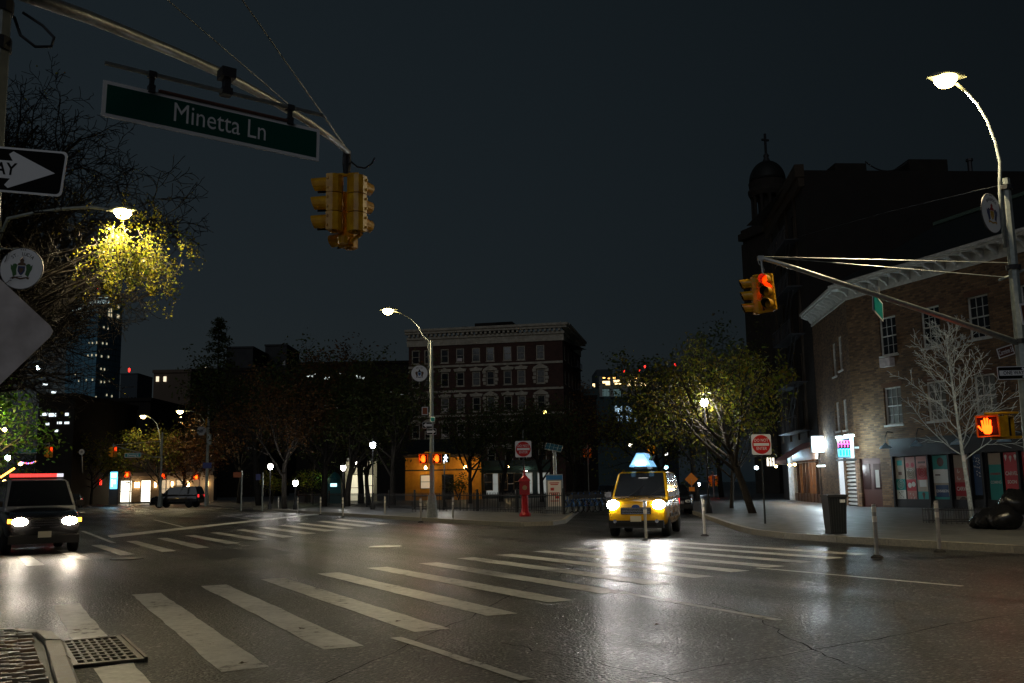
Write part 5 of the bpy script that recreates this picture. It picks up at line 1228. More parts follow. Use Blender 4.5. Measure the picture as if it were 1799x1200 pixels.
# ------------------------------------------------------------------ trees
def branch(mb, p, d, ln, r, lvl, cfg, tips, rg):
    n = max(3, int(cfg['seg'][lvl])); p = V(p); d = V(d).normalized(); pts = [p.copy()]; rs = [r]; step = ln / n
    for i in range(n):
        d = (d + V((rg.gauss(0, 1), rg.gauss(0, 1), rg.gauss(0, 1))) * cfg['wob'][lvl] + V((0, 0, cfg['up'][lvl]))).normalized()
        p = p + d * step; pts.append(p.copy()); rs.append(max(cfg.get('rmin', .004), r * (1 - (1 - cfg['tap'][lvl]) * (i + 1) / n)))
    mb.tube(pts, rs, 6 if lvl == 0 else (5 if lvl == 1 else (4 if lvl == 2 else 3)), cap=lvl < 2)
    if lvl == len(cfg['seg']) - 1:
        tips.extend((pts[k], (pts[k] - pts[k - 1]).normalized()) for k in range(1, len(pts))); return
    cnt = cfg['n'][lvl]; f0 = cfg['from'][lvl]
    for k in range(cnt):
        t = f0 + (1 - f0) * (k + rg.random() * .8) / cnt; q = t * n; i = min(int(q), n - 1); w = pts[i].lerp(pts[i + 1], q - i); dd = (pts[i + 1] - pts[i]).normalized()
        a = rg.uniform(*cfg['ang'][lvl]); az = 2.399 * k + rg.uniform(-.5, .5)
        s = dd.orthogonal().normalized(); s = M.Rotation(az, 3, dd) @ s
        cd = (dd * cos(a) + s * sin(a)).normalized()
        L_ = ln * rg.uniform(*cfg['len'][lvl]) * (1 - cfg['short'][lvl] * (t - f0) / (1 - f0 + 1e-6))
        branch(mb, w, cd, L_, rs[i] * cfg['rr'][lvl], lvl + 1, cfg, tips, rg)

def leaves(tips, n, size, rg, spread=.25, droop=.3, keep=None, aspect=.5):
    mb = MB(); i = 0
    tips = [t for t in tips if keep is None or keep(t[0])]
    if not tips: return mb
    for _ in range(n):
        p, d = rg.choice(tips); p = p + V((rg.gauss(0, spread), rg.gauss(0, spread), rg.gauss(0, spread)))
        a = V((rg.gauss(0, 1), rg.gauss(0, 1), rg.gauss(0, .6) - droop)).normalized(); b = a.orthogonal().normalized(); b = M.Rotation(rg.uniform(0, 6.3), 3, a) @ b
        s = size * rg.uniform(.6, 1.3); w = s * aspect
        mb.face([p, p + a * s * .5 + b * w * .5, p + a * s, p + a * s * .5 - b * w * .5])
    return mb

def make_tree(label, base, cfg, trunk_d, trunk_l, r, seed, bark_, leaf_n=0, leaf_s=.1, leaf_mat=None, group=None, spread=.25, keep=None, name='tree', aspect=.5, droop=.3, cat='tree'):
    rg = random.Random(seed); t = T(name, label, cat, base, 0, group); mb = MB(); tips = []
    branch(mb, V((0, 0, -.05)), trunk_d, trunk_l, r, 0, cfg, tips, rg)
    mb.build('trunk', bark_, t, True)
    if leaf_n:
        lm = leaves(tips, leaf_n, leaf_s, rg, spread, droop, keep, aspect)
        if lm.f: lm.build('crown', leaf_mat, t)
    return t
vase = dict(seg=[5, 7, 6, 5, 4], wob=[.06, .09, .13, .16, .2], up=[.03, .05, .04, .02, 0], tap=[.6, .35, .35, .3, .3], n=[7, 6, 5, 4], **{'from': [.42, .25, .2, .2]},
            ang=[(.35, .85), (.4, .9), (.4, 1.0), (.4, 1.1)], len=[(1.1, 1.6), (.4, .65), (.4, .6), (.4, .6)], short=[.2, .4, .3, .3], rr=[.55, .55, .6, .6], rmin=.007)

# park trees: rows of dark trees behind the railings, each its own place, turn and size
protos = []
for k in range(3):
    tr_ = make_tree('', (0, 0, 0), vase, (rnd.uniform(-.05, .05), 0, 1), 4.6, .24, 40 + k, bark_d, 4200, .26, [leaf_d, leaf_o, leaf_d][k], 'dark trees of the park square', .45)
    protos.append(tr_)
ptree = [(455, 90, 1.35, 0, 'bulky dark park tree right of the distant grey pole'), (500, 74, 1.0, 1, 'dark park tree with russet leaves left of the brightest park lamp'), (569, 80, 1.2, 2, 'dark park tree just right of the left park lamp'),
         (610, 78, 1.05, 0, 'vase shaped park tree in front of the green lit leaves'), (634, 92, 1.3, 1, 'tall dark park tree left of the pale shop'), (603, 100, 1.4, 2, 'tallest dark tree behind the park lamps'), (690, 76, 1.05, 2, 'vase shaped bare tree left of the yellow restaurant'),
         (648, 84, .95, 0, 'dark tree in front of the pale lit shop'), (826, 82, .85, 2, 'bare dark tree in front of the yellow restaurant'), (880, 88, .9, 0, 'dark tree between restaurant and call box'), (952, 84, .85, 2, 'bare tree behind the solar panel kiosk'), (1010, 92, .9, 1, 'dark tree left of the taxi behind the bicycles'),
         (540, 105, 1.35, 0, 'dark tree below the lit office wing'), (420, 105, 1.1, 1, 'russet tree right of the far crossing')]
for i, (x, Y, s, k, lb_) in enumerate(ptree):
    o = protos[k] if i == k and i < 3 and False else copy_tree(protos[k])
    o.location = (P(x, 870, Y).x, Y, .15); o.scale = (s, s, s * rnd.uniform(.95, 1.08)); o.rotation_euler = (0, 0, rnd.uniform(0, 6.28)); o['label'] = lb_
for o in protos:
    for c in list(o.children): bpy.data.objects.remove(c)
    bpy.data.objects.remove(o)

wide = dict(vase, n=[8, 6, 5, 4], ang=[(.6, 1.15), (.4, .9), (.4, 1.0), (.4, 1.2)], up=[.02, .02, .0, -.02, -.06])
# yellow green street tree with leaning trunk
base = V((P(1322, 890, 45).x, 45, .15))
make_tree('leaning street tree with yellow green autumn leaves in front of the shops', base, dict(wide, n=[9, 7, 6, 5]), (-.22, 0, 1), 3.9, .19, 61, bark, 5400, .21, leaf_g, None, .16, aspect=.42, droop=.8)
make_tree('thin leafless street tree behind the do not enter sign', V((P(1285, 890, 54).x, 54, .15)), vase, (.05, 0, 1), 3.0, .12, 62, bark, 900, .16, leaf_g, None, .2)
make_tree('dark leafy tree filling the gap over the side street', V((P(1225, 890, 75).x, 75, .15)), wide, (0, 0, 1), 5.6, .26, 63, bark_d, 6500, .30, leaf_d, None, .5)
make_tree('dark tree far down the side street against the church', V((P(1268, 880, 92).x, 92, .15)), vase, (.03, 0, 1), 6.4, .26, 64, bark_d, 6000, .34, leaf_d, None, .55)
make_tree('far tree arching over the side street behind the taxi', V((P(1165, 880, 88).x, 88, .15)), wide, (0, 0, 1), 4.2, .2, 65, bark_d, 3000, .3, leaf_g, None, .5)
# green lit tree at the left, yellow tree over the avenue
make_tree('green leafy tree at the left edge above the silver vehicle', AB(52, -3.2, .15), wide, (0, 0, 1), 4.2, .2, 66, bark, 6000, .24, mat('fresh_green_leaf', (.05, .14, .02), .6, island=[(.03, .09, .012), (.06, .15, .015), (.09, .13, .015)], trans=.4), None, .35)
make_tree('small yellow leaved tree under the left distant signal', AB(86, -2.5, .15), wide, (0, 0, 1), 2.6, .14, 67, bark, 1500, .24, leaf_y, None, .3)
make_tree('yellow green tree beside the distant street lamp', V((P(283, 885, 112).x, 112, .15)), vase, (0, 0, 1), 4.0, .18, 68, bark_d, 2600, .3, leaf_g, None, .35)
make_tree('russet leaved tree behind the distant black pickup', V((P(322, 885, 116).x, 116, .15)), wide, (0, 0, 1), 4.4, .22, 69, bark_d, 5200, .34, leaf_o, None, .5)
make_tree('olive tree over the far crossing', V((P(160, 880, 125).x, 125, .15)), wide, (0, 0, 1), 4.0, .2, 70, bark_d, 3500, .34, leaf_g, None, .5)
make_tree('dark tree at the far end of the avenue', V((P(90, 880, 140).x, 140, .15)), wide, (0, 0, 1), 4.6, .22, 71, bark_d, 3200, .36, leaf_d, None, .6)
# conifer on the skyline
cn = T('conifer_tree', 'lone conical tree silhouetted above the dark rooftops', 'tree', (P(377, 870, 150).x, 150, .15)); rg = random.Random(5); mb = MB(); lf = MB(); hC = P(377, 560, 150).z
mb.tube([(0, 0, 0), (0, 0, hC * .5), (0, 0, hC)], [.35, .2, .03], 6)
for k in range(90):
    t = .50 + .5 * (k / 90); L_ = 5.0 * (1 - (t - .5) * 2) ** .9 + .3; a = rg.uniform(0, 6.28); p = V((0, 0, hC * t)); pts = [p + V((cos(a) * L_ * s, sin(a) * L_ * s, L_ * s * .25 - .2 * L_ * s * s)) for s in (0, .5, 1)]
    mb.tube(pts, [.06, .04, .015], 3, False)
    for q in range(26):
        s = rg.uniform(.2, 1); c = p + V((cos(a) * L_ * s, sin(a) * L_ * s, L_ * s * .25 - .2 * L_ * s * s)) + V((rg.gauss(0, .25), rg.gauss(0, .25), rg.gauss(0, .2)))
        d = V((rg.gauss(0, 1), rg.gauss(0, 1), -.5)).normalized(); b = d.orthogonal().normalized() * .12; lf.face([c, c + d * .25 + b, c + d * .5, c + d * .25 - b])
mb.build('trunk', bark_d, cn); lf.build('crown', leaf_d, cn)

# big bare tree reaching in from the left, with lamp-lit yellow leaves
bt = T('tree', 'big nearly bare tree at the left with yellow leaves round the lamp', 'tree', AB(27.5, -1.9, .15)); rg = random.Random(11); mb = MB(); tips = []
bb = V(bt.location)
cfgb = dict(seg=[6, 7, 6, 5, 4], wob=[.05, .12, .16, .2, .24], up=[.02, .035, .02, .0, -.02], tap=[.7, .35, .3, .3, .3], n=[0, 8, 7, 6], **{'from': [.3, .15, .12, .1]},
            ang=[(.4, .9), (.4, .95), (.4, 1.1), (.4, 1.2)], len=[(1, 1), (.38, .6), (.38, .6), (.4, .65)], short=[0, .4, .3, .3], rr=[.6, .5, .55, .6], rmin=.009)
mb.tube([(0, 0, 0), (.05, 0, 1.5), (.1, .05, 3.2), (.1, .03, 6.4)], [.3, .25, .22, .10], 8)
limbs = [((.62, .1, 1.0), 5.6, .12), ((.7, -.1, 1.5), 6.8, .13), ((.35, .2, 1.6), 7.2, .13), ((.95, .1, .8), 5.0, .1), ((.5, -.25, .8), 5, .11), ((1, .1, .25), 4.0, .11), ((.9, -.2, .55), 4.6, .12), ((.75, .3, .9), 5.4, .13), ((.5, -.3, 1.2), 6.2, .14), ((.15, .2, 1.3), 6.6, .15), ((-.5, .1, 1.1), 5.5, .13), ((-.9, -.2, .6), 4.5, .12), ((.2, .9, .8), 5, .12), ((.1, -.8, .9), 5, .12), ((.85, .1, 1.3), 6.0, .12), ((1, .25, .05), 3.4, .09), ((.8, -.15, .3), 3.3, .08)]
limbs += [(V((rg.uniform(.25, 1), rg.uniform(-.4, .4), rg.uniform(.5, 1.5))), rg.uniform(4.5, 7.5), .10) for _ in range(12)]
for k, (d, ln, r) in enumerate(limbs): branch(mb, V((.08, .02, 2.9 + .6 * (k % 6))), d, ln, r, 1, cfgb, tips, rg)
mb.build('trunk', mat('black_bark', (.007, .006, .005), .95, c2=(.012, .01, .008), scale=10), bt, True)
lampp = P(232, 436, 22) - bb
lf = leaves(tips, 260, .10, rg, .12, .4, None, .75)
near_t = [t for t in tips if (t[0] - lampp).length < 2.3]
# fine drooping sprays below the lamp
ext = MB(); spr = []
for k in range(150):
    a = V((rg.gauss(.05, .5), rg.gauss(0, .6), rg.gauss(.0, .5))) + lampp; d = V((rg.uniform(-.2, .6), rg.gauss(0, .4), -.5)).normalized(); pts = [a]
    for s in range(4): d = (d + V((rg.gauss(0, .18), rg.gauss(0, .18), -.12))).normalized(); a = a + d * .16; pts.append(a); spr.append((a, d))
    ext.tube(pts, [.008, .007, .006, .005, .004], 3, False)
for k in range(9):
    a = V((.6, .1, 4.4 + .25 * k)); b = lampp + V((rg.gauss(.2, .5), rg.gauss(0, .5), rg.gauss(.1, .4))); m_ = (a + b) / 2 + V((0, 0, .4)); pts = [a.lerp(m_, s).lerp(m_.lerp(b, s), s) for s in (0, .25, .5, .75, 1)]
    ext.tube(pts, [.05, .04, .03, .02, .01], 5, False)
ext.build('branch', bark, bt)
l2 = leaves(spr, 4200, .062, rg, .06, .5, None, .8); l2.build('crown', leaf_y, bt)
lf.build('crown', leaf_y, bt)

# bare young tree in front of the tavern, cool light painted into its bark
wt = T('tree', 'young leafless tree with bark coloured as cool-lit in front of the brick corner building', 'tree', gd0); rg = random.Random(21); mb = MB(); tips = []
hW = P(1690, 568, gd0.y).z - .15
tpts = [V((0, 0, 0)), V((-.05, 0, 1.0)), V((-.12, .02, 2.0)), V((-.2, .02, 3.2)), V((-.3, .0, 4.6)), V((-.36, 0, 5.6)), V((-.4, 0, hW))]
mb.tube(tpts, [.085, .07, .06, .048, .032, .018, .006], 8)
def along(t):
    q = t * (len(tpts) - 1); i = min(int(q), len(tpts) - 2); return tpts[i].lerp(tpts[i + 1], q - i)
cfw = dict(seg=[3, 6, 4, 3], wob=[.1, .07, .10, .14], up=[0, .07, .03, .0], tap=[.5, .25, .3, .4], n=[0, 7, 4], **{'from': [.2, .15, .15]}, ang=[(.4, .9), (.35, .8), (.4, .9)], len=[(1, 1), (.3, .5), (.35, .6)], short=[0, .45, .3], rr=[.6, .6, .6], rmin=.0065)
for k in range(28):
    t = .33 + .62 * k / 28; a = k * 2.399 + rg.uniform(-.3, .3); el = .35 + .5 * (t - .33); L_ = (2.5 * (1 - ((t - .33) / .67) ** 1.15) + .35) * rg.uniform(.75, 1.1)
    d = V((cos(a), sin(a) * .75, el + .25)); branch(mb, along(t), d, L_, .026 * (1 - t * .6), 1, cfw, tips, rg)
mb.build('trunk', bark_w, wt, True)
tag_ = MB().bx(-.2, -.1, -.09, -.06, 1.95, 2.15).build('tree_tag', sign_w, wt)

# ------------------------------------------------------------------ vehicles (local +x is forward)
def loft(stations, sec):
    mb = MB(); n = len(sec(*stations[0][1:])) if False else None; rings = []
    for st in stations: rings.append(sec(*st))
    n = len(rings[0])
    for r_ in rings: mb.v += r_
    for i in range(len(rings) - 1):
        for j in range(n): k = (j + 1) % n; mb.f.append((i * n + j, i * n + k, (i + 1) * n + k, (i + 1) * n + j)); mb.mi.append(0)
    mb.f += [tuple(reversed(range(n))), tuple(range((len(rings) - 1) * n, len(rings) * n))]; mb.mi += [0, 0]
    return mb

def sub(o, lv=2):
    m = o.modifiers.new('subdivision', 'SUBSURF'); m.levels = lv; m.render_levels = lv; return o

def wheel(parent, x, y, r=.33, w=.22):
    R = M.Translation((x, y, r)) @ M.Rotation(pi / 2, 4, 'X')
    o = MB().lathe([(r * .62, -w / 2), (r * .93, -w / 2), (r, -w / 2 + .03), (r, w / 2 - .03), (r * .93, w / 2), (r * .62, w / 2)], 24, R).build('wheel', rubber, parent, True)
    s = -1 if y < 0 else 1
    MB().lathe([(.02, s * w * .36), (r * .2, s * w * .42), (r * .55, s * w * .40), (r * .63, s * w * .5)], 20, R @ M.Scale(-1, 4, (0, 0, 1)), cap=False).build('rim', steel, o, True)

head_w = emit('headlamp_white', (1, .97, .93), 130); head_w2 = emit('headlamp_warm_white', (1, .84, .6), 90); amber = emit('side_lamp_amber', (1, .33, .02), 12); tail_r = emit('tail_lamp_red', (1, .03, .03), 1.5)

def body_sec(x, z0, z1, w):
    return [(x, -w * .90, z0), (x, -w, z0 + .12), (x, -w, (z0 + z1) / 2), (x, -w * .97, z1 - .10), (x, -w * .82, z1), (x, 0, z1 + .02), (x, w * .82, z1), (x, w * .97, z1 - .10), (x, w, (z0 + z1) / 2), (x, w, z0 + .12), (x, w * .90, z0), (x, 0, z0 - .02)]

def vehicle(name, label, cat, loc, rz, spec):
    t = T(name, label, cat, loc, rz); S_ = spec; pm_ = S_['paint']; rm = S_.get('roof_paint', pm_)
    sub(loft(S_['body'], body_sec).build('body', S_.get('hood_paint', pm_), t, True))
    (xf0, zb), (xf1, zr), (xr1, _), (xr0, zb2) = S_['cab']; w0, w1_ = S_['cw']       # windscreen foot, roof front, roof rear, rear foot
    cabst = [(xr0, zb2 - .12, zb2, w0 * .98, w0 * .98)]
    def ring(x0, z0, hw0, x1, z1, hw1): return (x0, z0, hw0, x1, z1, hw1)
    # greenhouse shell
    V8 = [(xf0, -w0, zb), (xf0, w0, zb), (xr0, w0, zb2), (xr0, -w0, zb2), (xf1, -w1_, zr), (xf1, w1_, zr), (xr1, w1_, zr), (xr1, -w1_, zr)]
    mid = lambda a, b, f: tuple(V(a).lerp(V(b), f))
    gh = MB(); lo = [(p[0], p[1], p[2] - .15) for p in V8[:4]]
    gh.v = lo + V8[:4] + [mid(V8[i], V8[i + 4], .93) for i in range(4)] + [(p[0] * .97 + (xf1 + xr1) / 2 * .03, p[1] * .9, p[2] + .02) for p in V8[4:]]
    for L_ in range(3):
        for j in range(4): k = (j + 1) % 4; gh.f.append((L_ * 4 + j, L_ * 4 + k, L_ * 4 + 4 + k, L_ * 4 + 4 + j)); gh.mi.append(0)
    gh.f += [(3, 2, 1, 0), (12, 13, 14, 15)]; gh.mi += [0, 0]
    cab = gh.build('cab', rm, t, True); m = cab.modifiers.new('bevel', 'BEVEL'); m.width = .07; m.segments = 3; m.limit_method = 'ANGLE'
    def pane(nm, a, b, c, d, ins=.07, off=.012):
        a, b, c, d = V(a), V(b), V(c), V(d); cen = (a + b + c + d) / 4; n = (b - a).cross(d - a).normalized()
        if n.dot(cen - V(((xf0 + xr0) / 2, 0, zb))) < 0: n = -n
        q = [p + (cen - p).normalized() * ins * 1.4 + n * off for p in (a, b, c, d)]
        return MB().face(q).build(nm, S_.get('glass', glass), t)
    pane('windscreen', V8[0], V8[1], V8[5], V8[4], .06)
    pane('rear_window', V8[2], V8[3], V8[7], V8[6])
    ns_ = S_.get('side_panes', 2)
    for s, (a, b, c, d) in ((-1, (V8[0], V8[3], V8[7], V8[4])), (1, (V8[1], V8[2], V8[6], V8[5]))):
        for k in range(ns_):
            pane('side_window', mid(a, b, k / ns_), mid(a, b, (k + 1) / ns_), mid(d, c, (k + 1) / ns_), mid(d, c, k / ns_), .05)
    xh, zh, yh, sx, sz = S_['lamp']
    for s in (-1, 1):
        h = MB().lathe([(.02, .05), (sz * .7, .035), (sz, .0), (sz, -.06)], 16, M.Translation((xh, s * yh, zh)) @ M.Rotation(pi / 2, 4, 'Y') @ M.Scale(sx / sz, 4, (0, 1, 0)), cap=False).build('headlight', S_.get('lamp_m', head_w), t, True)
        if S_.get('amber'): MB().box((xh - .06, s * (yh + sx + .05), zh + .02), (.16, .10, .10)).build('side_lamp', amber, t)
        if S_.get('power'): lamp_light(h, (xh + .14, s * yh, zh), S_['power'], (1, .95, .88), .05, 85, (1, s * .03, -.10), .7)
        MB().box((xf0 - .15, s * (w0 + .13), zb + .1), (.14, .2, .15)).build('mirror', S_.get('mirror', black), t)
        MB().box((S_['body'][0][0] + .03, s * S_['cw'][0] * .88, S_['tail_z']), (.08, .18, .26)).build('tail_light', tail_r, t)
        for k in range(2):
            x = xf0 - .5 - k * .95; MB().bx(x - .08, x + .08, s * (S_['W'] + .005) - .012, s * (S_['W'] + .005) + .012, S_['hz'], S_['hz'] + .03).build('door_handle', S_.get('mirror', black), t)
    xg, zg = S_['grille']; 
    gb = MB().bx(xg - .05, xg + .02, -S_['gw'], S_['gw'], zg - S_['gh'], zg + S_['gh']); gb.build('grille', black, t)
    for k in range(4): z = zg - S_['gh'] + (k + .5) * S_['gh'] / 2; MB().bx(xg + .02, xg + .035, -S_['gw'] + .03, S_['gw'] - .03, z - .012, z + .012).build('grille_bar', S_.get('bar', chrome), t)
    MB().bx(xg - .1, xg + .06, -S_['W'] * .9, S_['W'] * .9, .28, .50).build('bumper', S_.get('bumper', black), t)
    pl = MB().bx(xg + .062, xg + .07, -.16, .16, S_['plate'] - .08, S_['plate'] + .08).build('licence_plate', mat('plate', (.55, .5, .38), .5), t)
    for x in S_['axles']:
        for s in (-1, 1): wheel(t, x, s * (S_['W'] - .12), S_.get('wr', .34))
    return t

tx = mat('taxi_yellow', (.62, .33, .008), .25, c2=(.55, .28, .006), scale=3, coat=.5)
taxi = dict(paint=tx, W=.90, cw=(.86, .74), body=[(-2.15, .45, 1.1, .82), (-2.1, .32, 1.2, .88), (-1.2, .28, 1.22, .91), (.6, .28, 1.22, .91), (1.2, .28, 1.18, .90), (1.75, .30, 1.12, .88), (2.08, .34, 1.06, .83), (2.17, .4, .98, .76)],
   cab=[(1.28, 1.16), (.62, 1.93), (-1.95, 1.93), (-2.12, 1.2)], lamp=(2.15, .96, .68, .18, .14), power=110, grille=(2.15, .78), gw=.45, gh=.1, plate=.55, axles=(1.3, -1.4), tail_z=1.0, hz=1.0, side_panes=3, wr=.33)
tb0 = G(1108, 933); hd_ = V((-.19, -.98, 0))
tq = vehicle('taxi', 'yellow taxi van facing the camera with both headlights on', 'taxi', V((4.15, 31.5, 0)), atan2(-.98, -.27), taxi)
# roof advertisement with its lit panel
MB().box((.25, 0, 2.06), (1.15, .42, .07)).build('roof_rack', black, tq)
mb = MB(); pr = [(-.36, 2.1), (.36, 2.1), (.12, 2.52), (-.12, 2.52)]
mb.add([(x, y, z) for x in (-.3, .8) for y, z in pr], [(0, 3, 2, 1), (4, 5, 6, 7), (0, 1, 5, 4), (1, 2, 6, 5), (2, 3, 7, 6), (3, 0, 4, 7)])
mb.build('roof_sign', emit('roof_sign_glow', (.22, .55, .9), .95), tq)
MB().box((.83, .0, 2.2), (.05, .3, .1)).build('roof_sign_lamp', emit('roof_sign_bright', (1, .97, .9), 14), tq)
nrm = M.Translation((0, .245, 2.31)) @ M.Rotation(radians(-29.7), 4, 'X')
MB().bx(-.2, .2, 0, .012, -.17, .17, nrm).build('roof_sign_print', mat('sign_print_dark', (.02, .03, .05), .5), tq); MB().bx(.3, .72, 0, .012, -.1, .12, nrm).build('roof_sign_print', mat('sign_print_green', (.1, .3, .1), .5), tq)
MB().prism([(-.3, 2.16), (.3, 2.16), (.1, 2.48), (-.1, 2.48)], .801, .806, M.Rotation(pi / 2, 4, 'Z') @ M.Rotation(pi / 2, 4, 'X')).build('roof_sign_face', emit('roof_sign_face_glow', (.4, .75, 1), 1.1), tq)
MB().lathe([(.12, .0), (.12, .02)], 16, M.Translation((2.155, 0, .9)) @ M.Rotation(pi / 2, 4, 'Y') @ M.Scale(.5, 4, (1, 0, 0))).build('badge', mat('badge_blue', (.03, .06, .2), .3), tq)
for s in (-1, 1):
    for x in (1.15, .15, -.95): MB().bx(x - .008, x + .008, s * .912 - .004, s * .912 + .004, .42, 1.15).build('door_seam', black, tq)
    MB().lathe([(.055, 0), (.055, .02)], 12, M.Translation((2.22, s * .62, .48)) @ M.Rotation(pi / 2, 4, 'Y')).build('fog_lamp', chrome, tq)
    MB().tube([(1.30, s * .8, 1.19), (1.75, s * .76, 1.155), (2.1, s * .66, 1.075)], .008, 4).build('bonnet_seam', black, tq)
MB().bx(1.22, 1.36, -.76, .76, 1.165, 1.19).build('cowl', black, tq); MB().bx(.72, .76, -.1, .1, 1.72, 1.79).build('rear_mirror', black, tq); MB().bx(2.2, 2.212, -.6, .6, .33, .43).build('lower_intake', visor_in, tq)
for k in range(5):
    MB().box((-.6 + k * .4, .915, .62), (.2, .008, .1), None).build('check_stripe', black, tq)
MB().tube([(1.32, -.35, 1.2), (1.05, .1, 1.48)], .012, 4).tube([(1.32, .3, 1.2), (1.0, .72, 1.5)], .012, 4).build('wiper', black, tq)

silver = mat('silver_paint', (.42, .42, .43), .3, .4, coat=.4); blk_p = mat('black_car_paint', (.012, .012, .014), .2, coat=.6)
suv = dict(paint=silver, roof_paint=silver, hood_paint=blk_p, W=.95, cw=(.90, .76), body=[(-2.4, .5, 1.15, .86), (-2.3, .38, 1.22, .93), (-1.0, .34, 1.24, .96), (.9, .34, 1.24, .96), (1.4, .34, 1.2, .95), (2.0, .36, 1.12, .92), (2.3, .42, 1.0, .86), (2.38, .5, .9, .78)],
   cab=[(1.2, 1.22), (.45, 1.98), (-2.1, 2.0), (-2.35, 1.25)], lamp=(2.39, .86, .60, .19, .11), power=40, lamp_m=head_w2, amber=True, grille=(2.34, .8), gw=.36, gh=.13, plate=.52, axles=(1.45, -1.5), tail_z=1.1, hz=1.08, wr=.38)
sv = vehicle('emergency_vehicle', 'dark bonneted silver vehicle with red light bar and headlights on', 'emergency vehicle', AB(31.6, .62), atan2(-AV.y, -AV.x) + radians(5), suv)
MB().bx(-.12, .12, -.72, .72, 2.03, 2.06).build('light_bar_base', black, sv)
for k in range(8): MB().bx(-.11, .11, -.70 + k * .175, -.54 + k * .175, 2.065, 2.16).build('light_bar_segment', emit('bar_red', (1, .06, .05), 1.6) if k < 7 else emit('bar_white', (.9, .9, 1), .9), sv)

# dark pickup far up the avenue, parked red lit car at the left edge
pick = dict(suv, paint=blk_p, roof_paint=blk_p, hood_paint=blk_p, lamp_m=mat('unlit_lamp', (.5, .5, .5), .1), power=0, amber=False)
pu = vehicle('pickup_truck', 'black pickup truck standing across the far crossing', 'pickup truck', V((P(312, 880, 96).x, 96, 0)), radians(176), pick)
MB().bx(-.5, .5, -.6, .6, 2.02, 2.12).build('roof_lamp_bar', mat('amber_bar', (.3, .15, .02), .3), pu)
sed = dict(paint=blk_p, W=.88, cw=(.80, .62), body=[(-2.2, .4, .85, .78), (-2.1, .3, .95, .85), (-1.0, .26, .98, .89), (.8, .26, .98, .89), (1.4, .28, .92, .87), (2.0, .3, .8, .83), (2.25, .36, .7, .75)],
   cab=[(1.0, .95), (.25, 1.46), (-1.1, 1.46), (-1.75, .98)], lamp=(2.18, .64, .58, .18, .09), lamp_m=mat('unlit_lamp', (.5, .5, .5), .1), grille=(2.2, .6), gw=.4, gh=.08, plate=.42, axles=(1.35, -1.35), tail_z=.85, hz=.82, wr=.32)
vehicle('parked_car', 'dark parked car with a red tail lamp behind the silver vehicle', 'car', AB(39, .6), atan2(AV.y, AV.x), dict(sed, paint=mat('grey_car_paint', (.1, .09, .09), .3, coat=.4)))
vehicle('parked_car', 'dark car parked in the side street behind the leaning tree', 'car', V((8.3, 52, 0)), radians(-95), sed)
vehicle('parked_car', 'dark car far down the side street right of the taxi', 'car', V((6.6, 70, 0)), radians(-95), dict(sed, paint=mat('navy_car_paint', (.012, .02, .04), .25, coat=.5)))
vehicle('parked_car', 'dark car at the far end of the avenue left of the ad kiosk', 'car', V((P(128, 880, 105).x, 105, 0)), radians(-70), sed)

# ------------------------------------------------------------------ small lights and furniture in the park and far street
park_l = emit('park_lamp_white', (1, .95, .88), 45)
def park_lamp(label, x, y, Y, power, c=(1, .95, .88), m=None):
    p = P(x, y, Y); t = T('park_lamp', label, 'park lamp', (p.x, Y, .15), 0, 'white park lamps'); z = p.z - .15
    MB().lathe([(.16, 0), (.14, .3), (.07, .5), (.05, .8), (.04, z - .3), (.09, z - .22)], 10).build('post', black, t)
    MB().lathe([(.09, z - .2), (.19, z - .02), (.15, z + .16), (.05, z + .25)], 12).build('globe', m or park_l, t, True)
    MB().lathe([(.17, z + .17), (.05, z + .3), (.02, z + .42)], 10).build('cap', black, t)
    if power: lamp_light(t, (0, -.3, z), power, c, .2)
park_lamp('white park lamp among the trees right of the distant pole', 475, 820, 72, 70)
park_lamp('highest white park lamp left of the central lamp post', 655, 782, 66, 60, (.85, .92, 1), emit('park_lamp_cool', (.85, .93, 1), 45))
park_lamp('small white park lamp in front of the pale shop', 603, 822, 74, 45)
park_lamp('bright white park lamp right beside the red hands', 780.5, 808, 64, 90)
park_lamp('white lamp hidden in the yellow green tree', 1237, 707, 46, 420, (1, .97, .9))
park_lamp('cool white lamp above the roof of the silver vehicle', 14, 804, 70, 70, (.75, 1, .95), emit('cool_green_white', (.75, 1, .95), 45))
park_lamp('tiny bright lamp at the foot of the park trees', 519, 849, 70, 10)
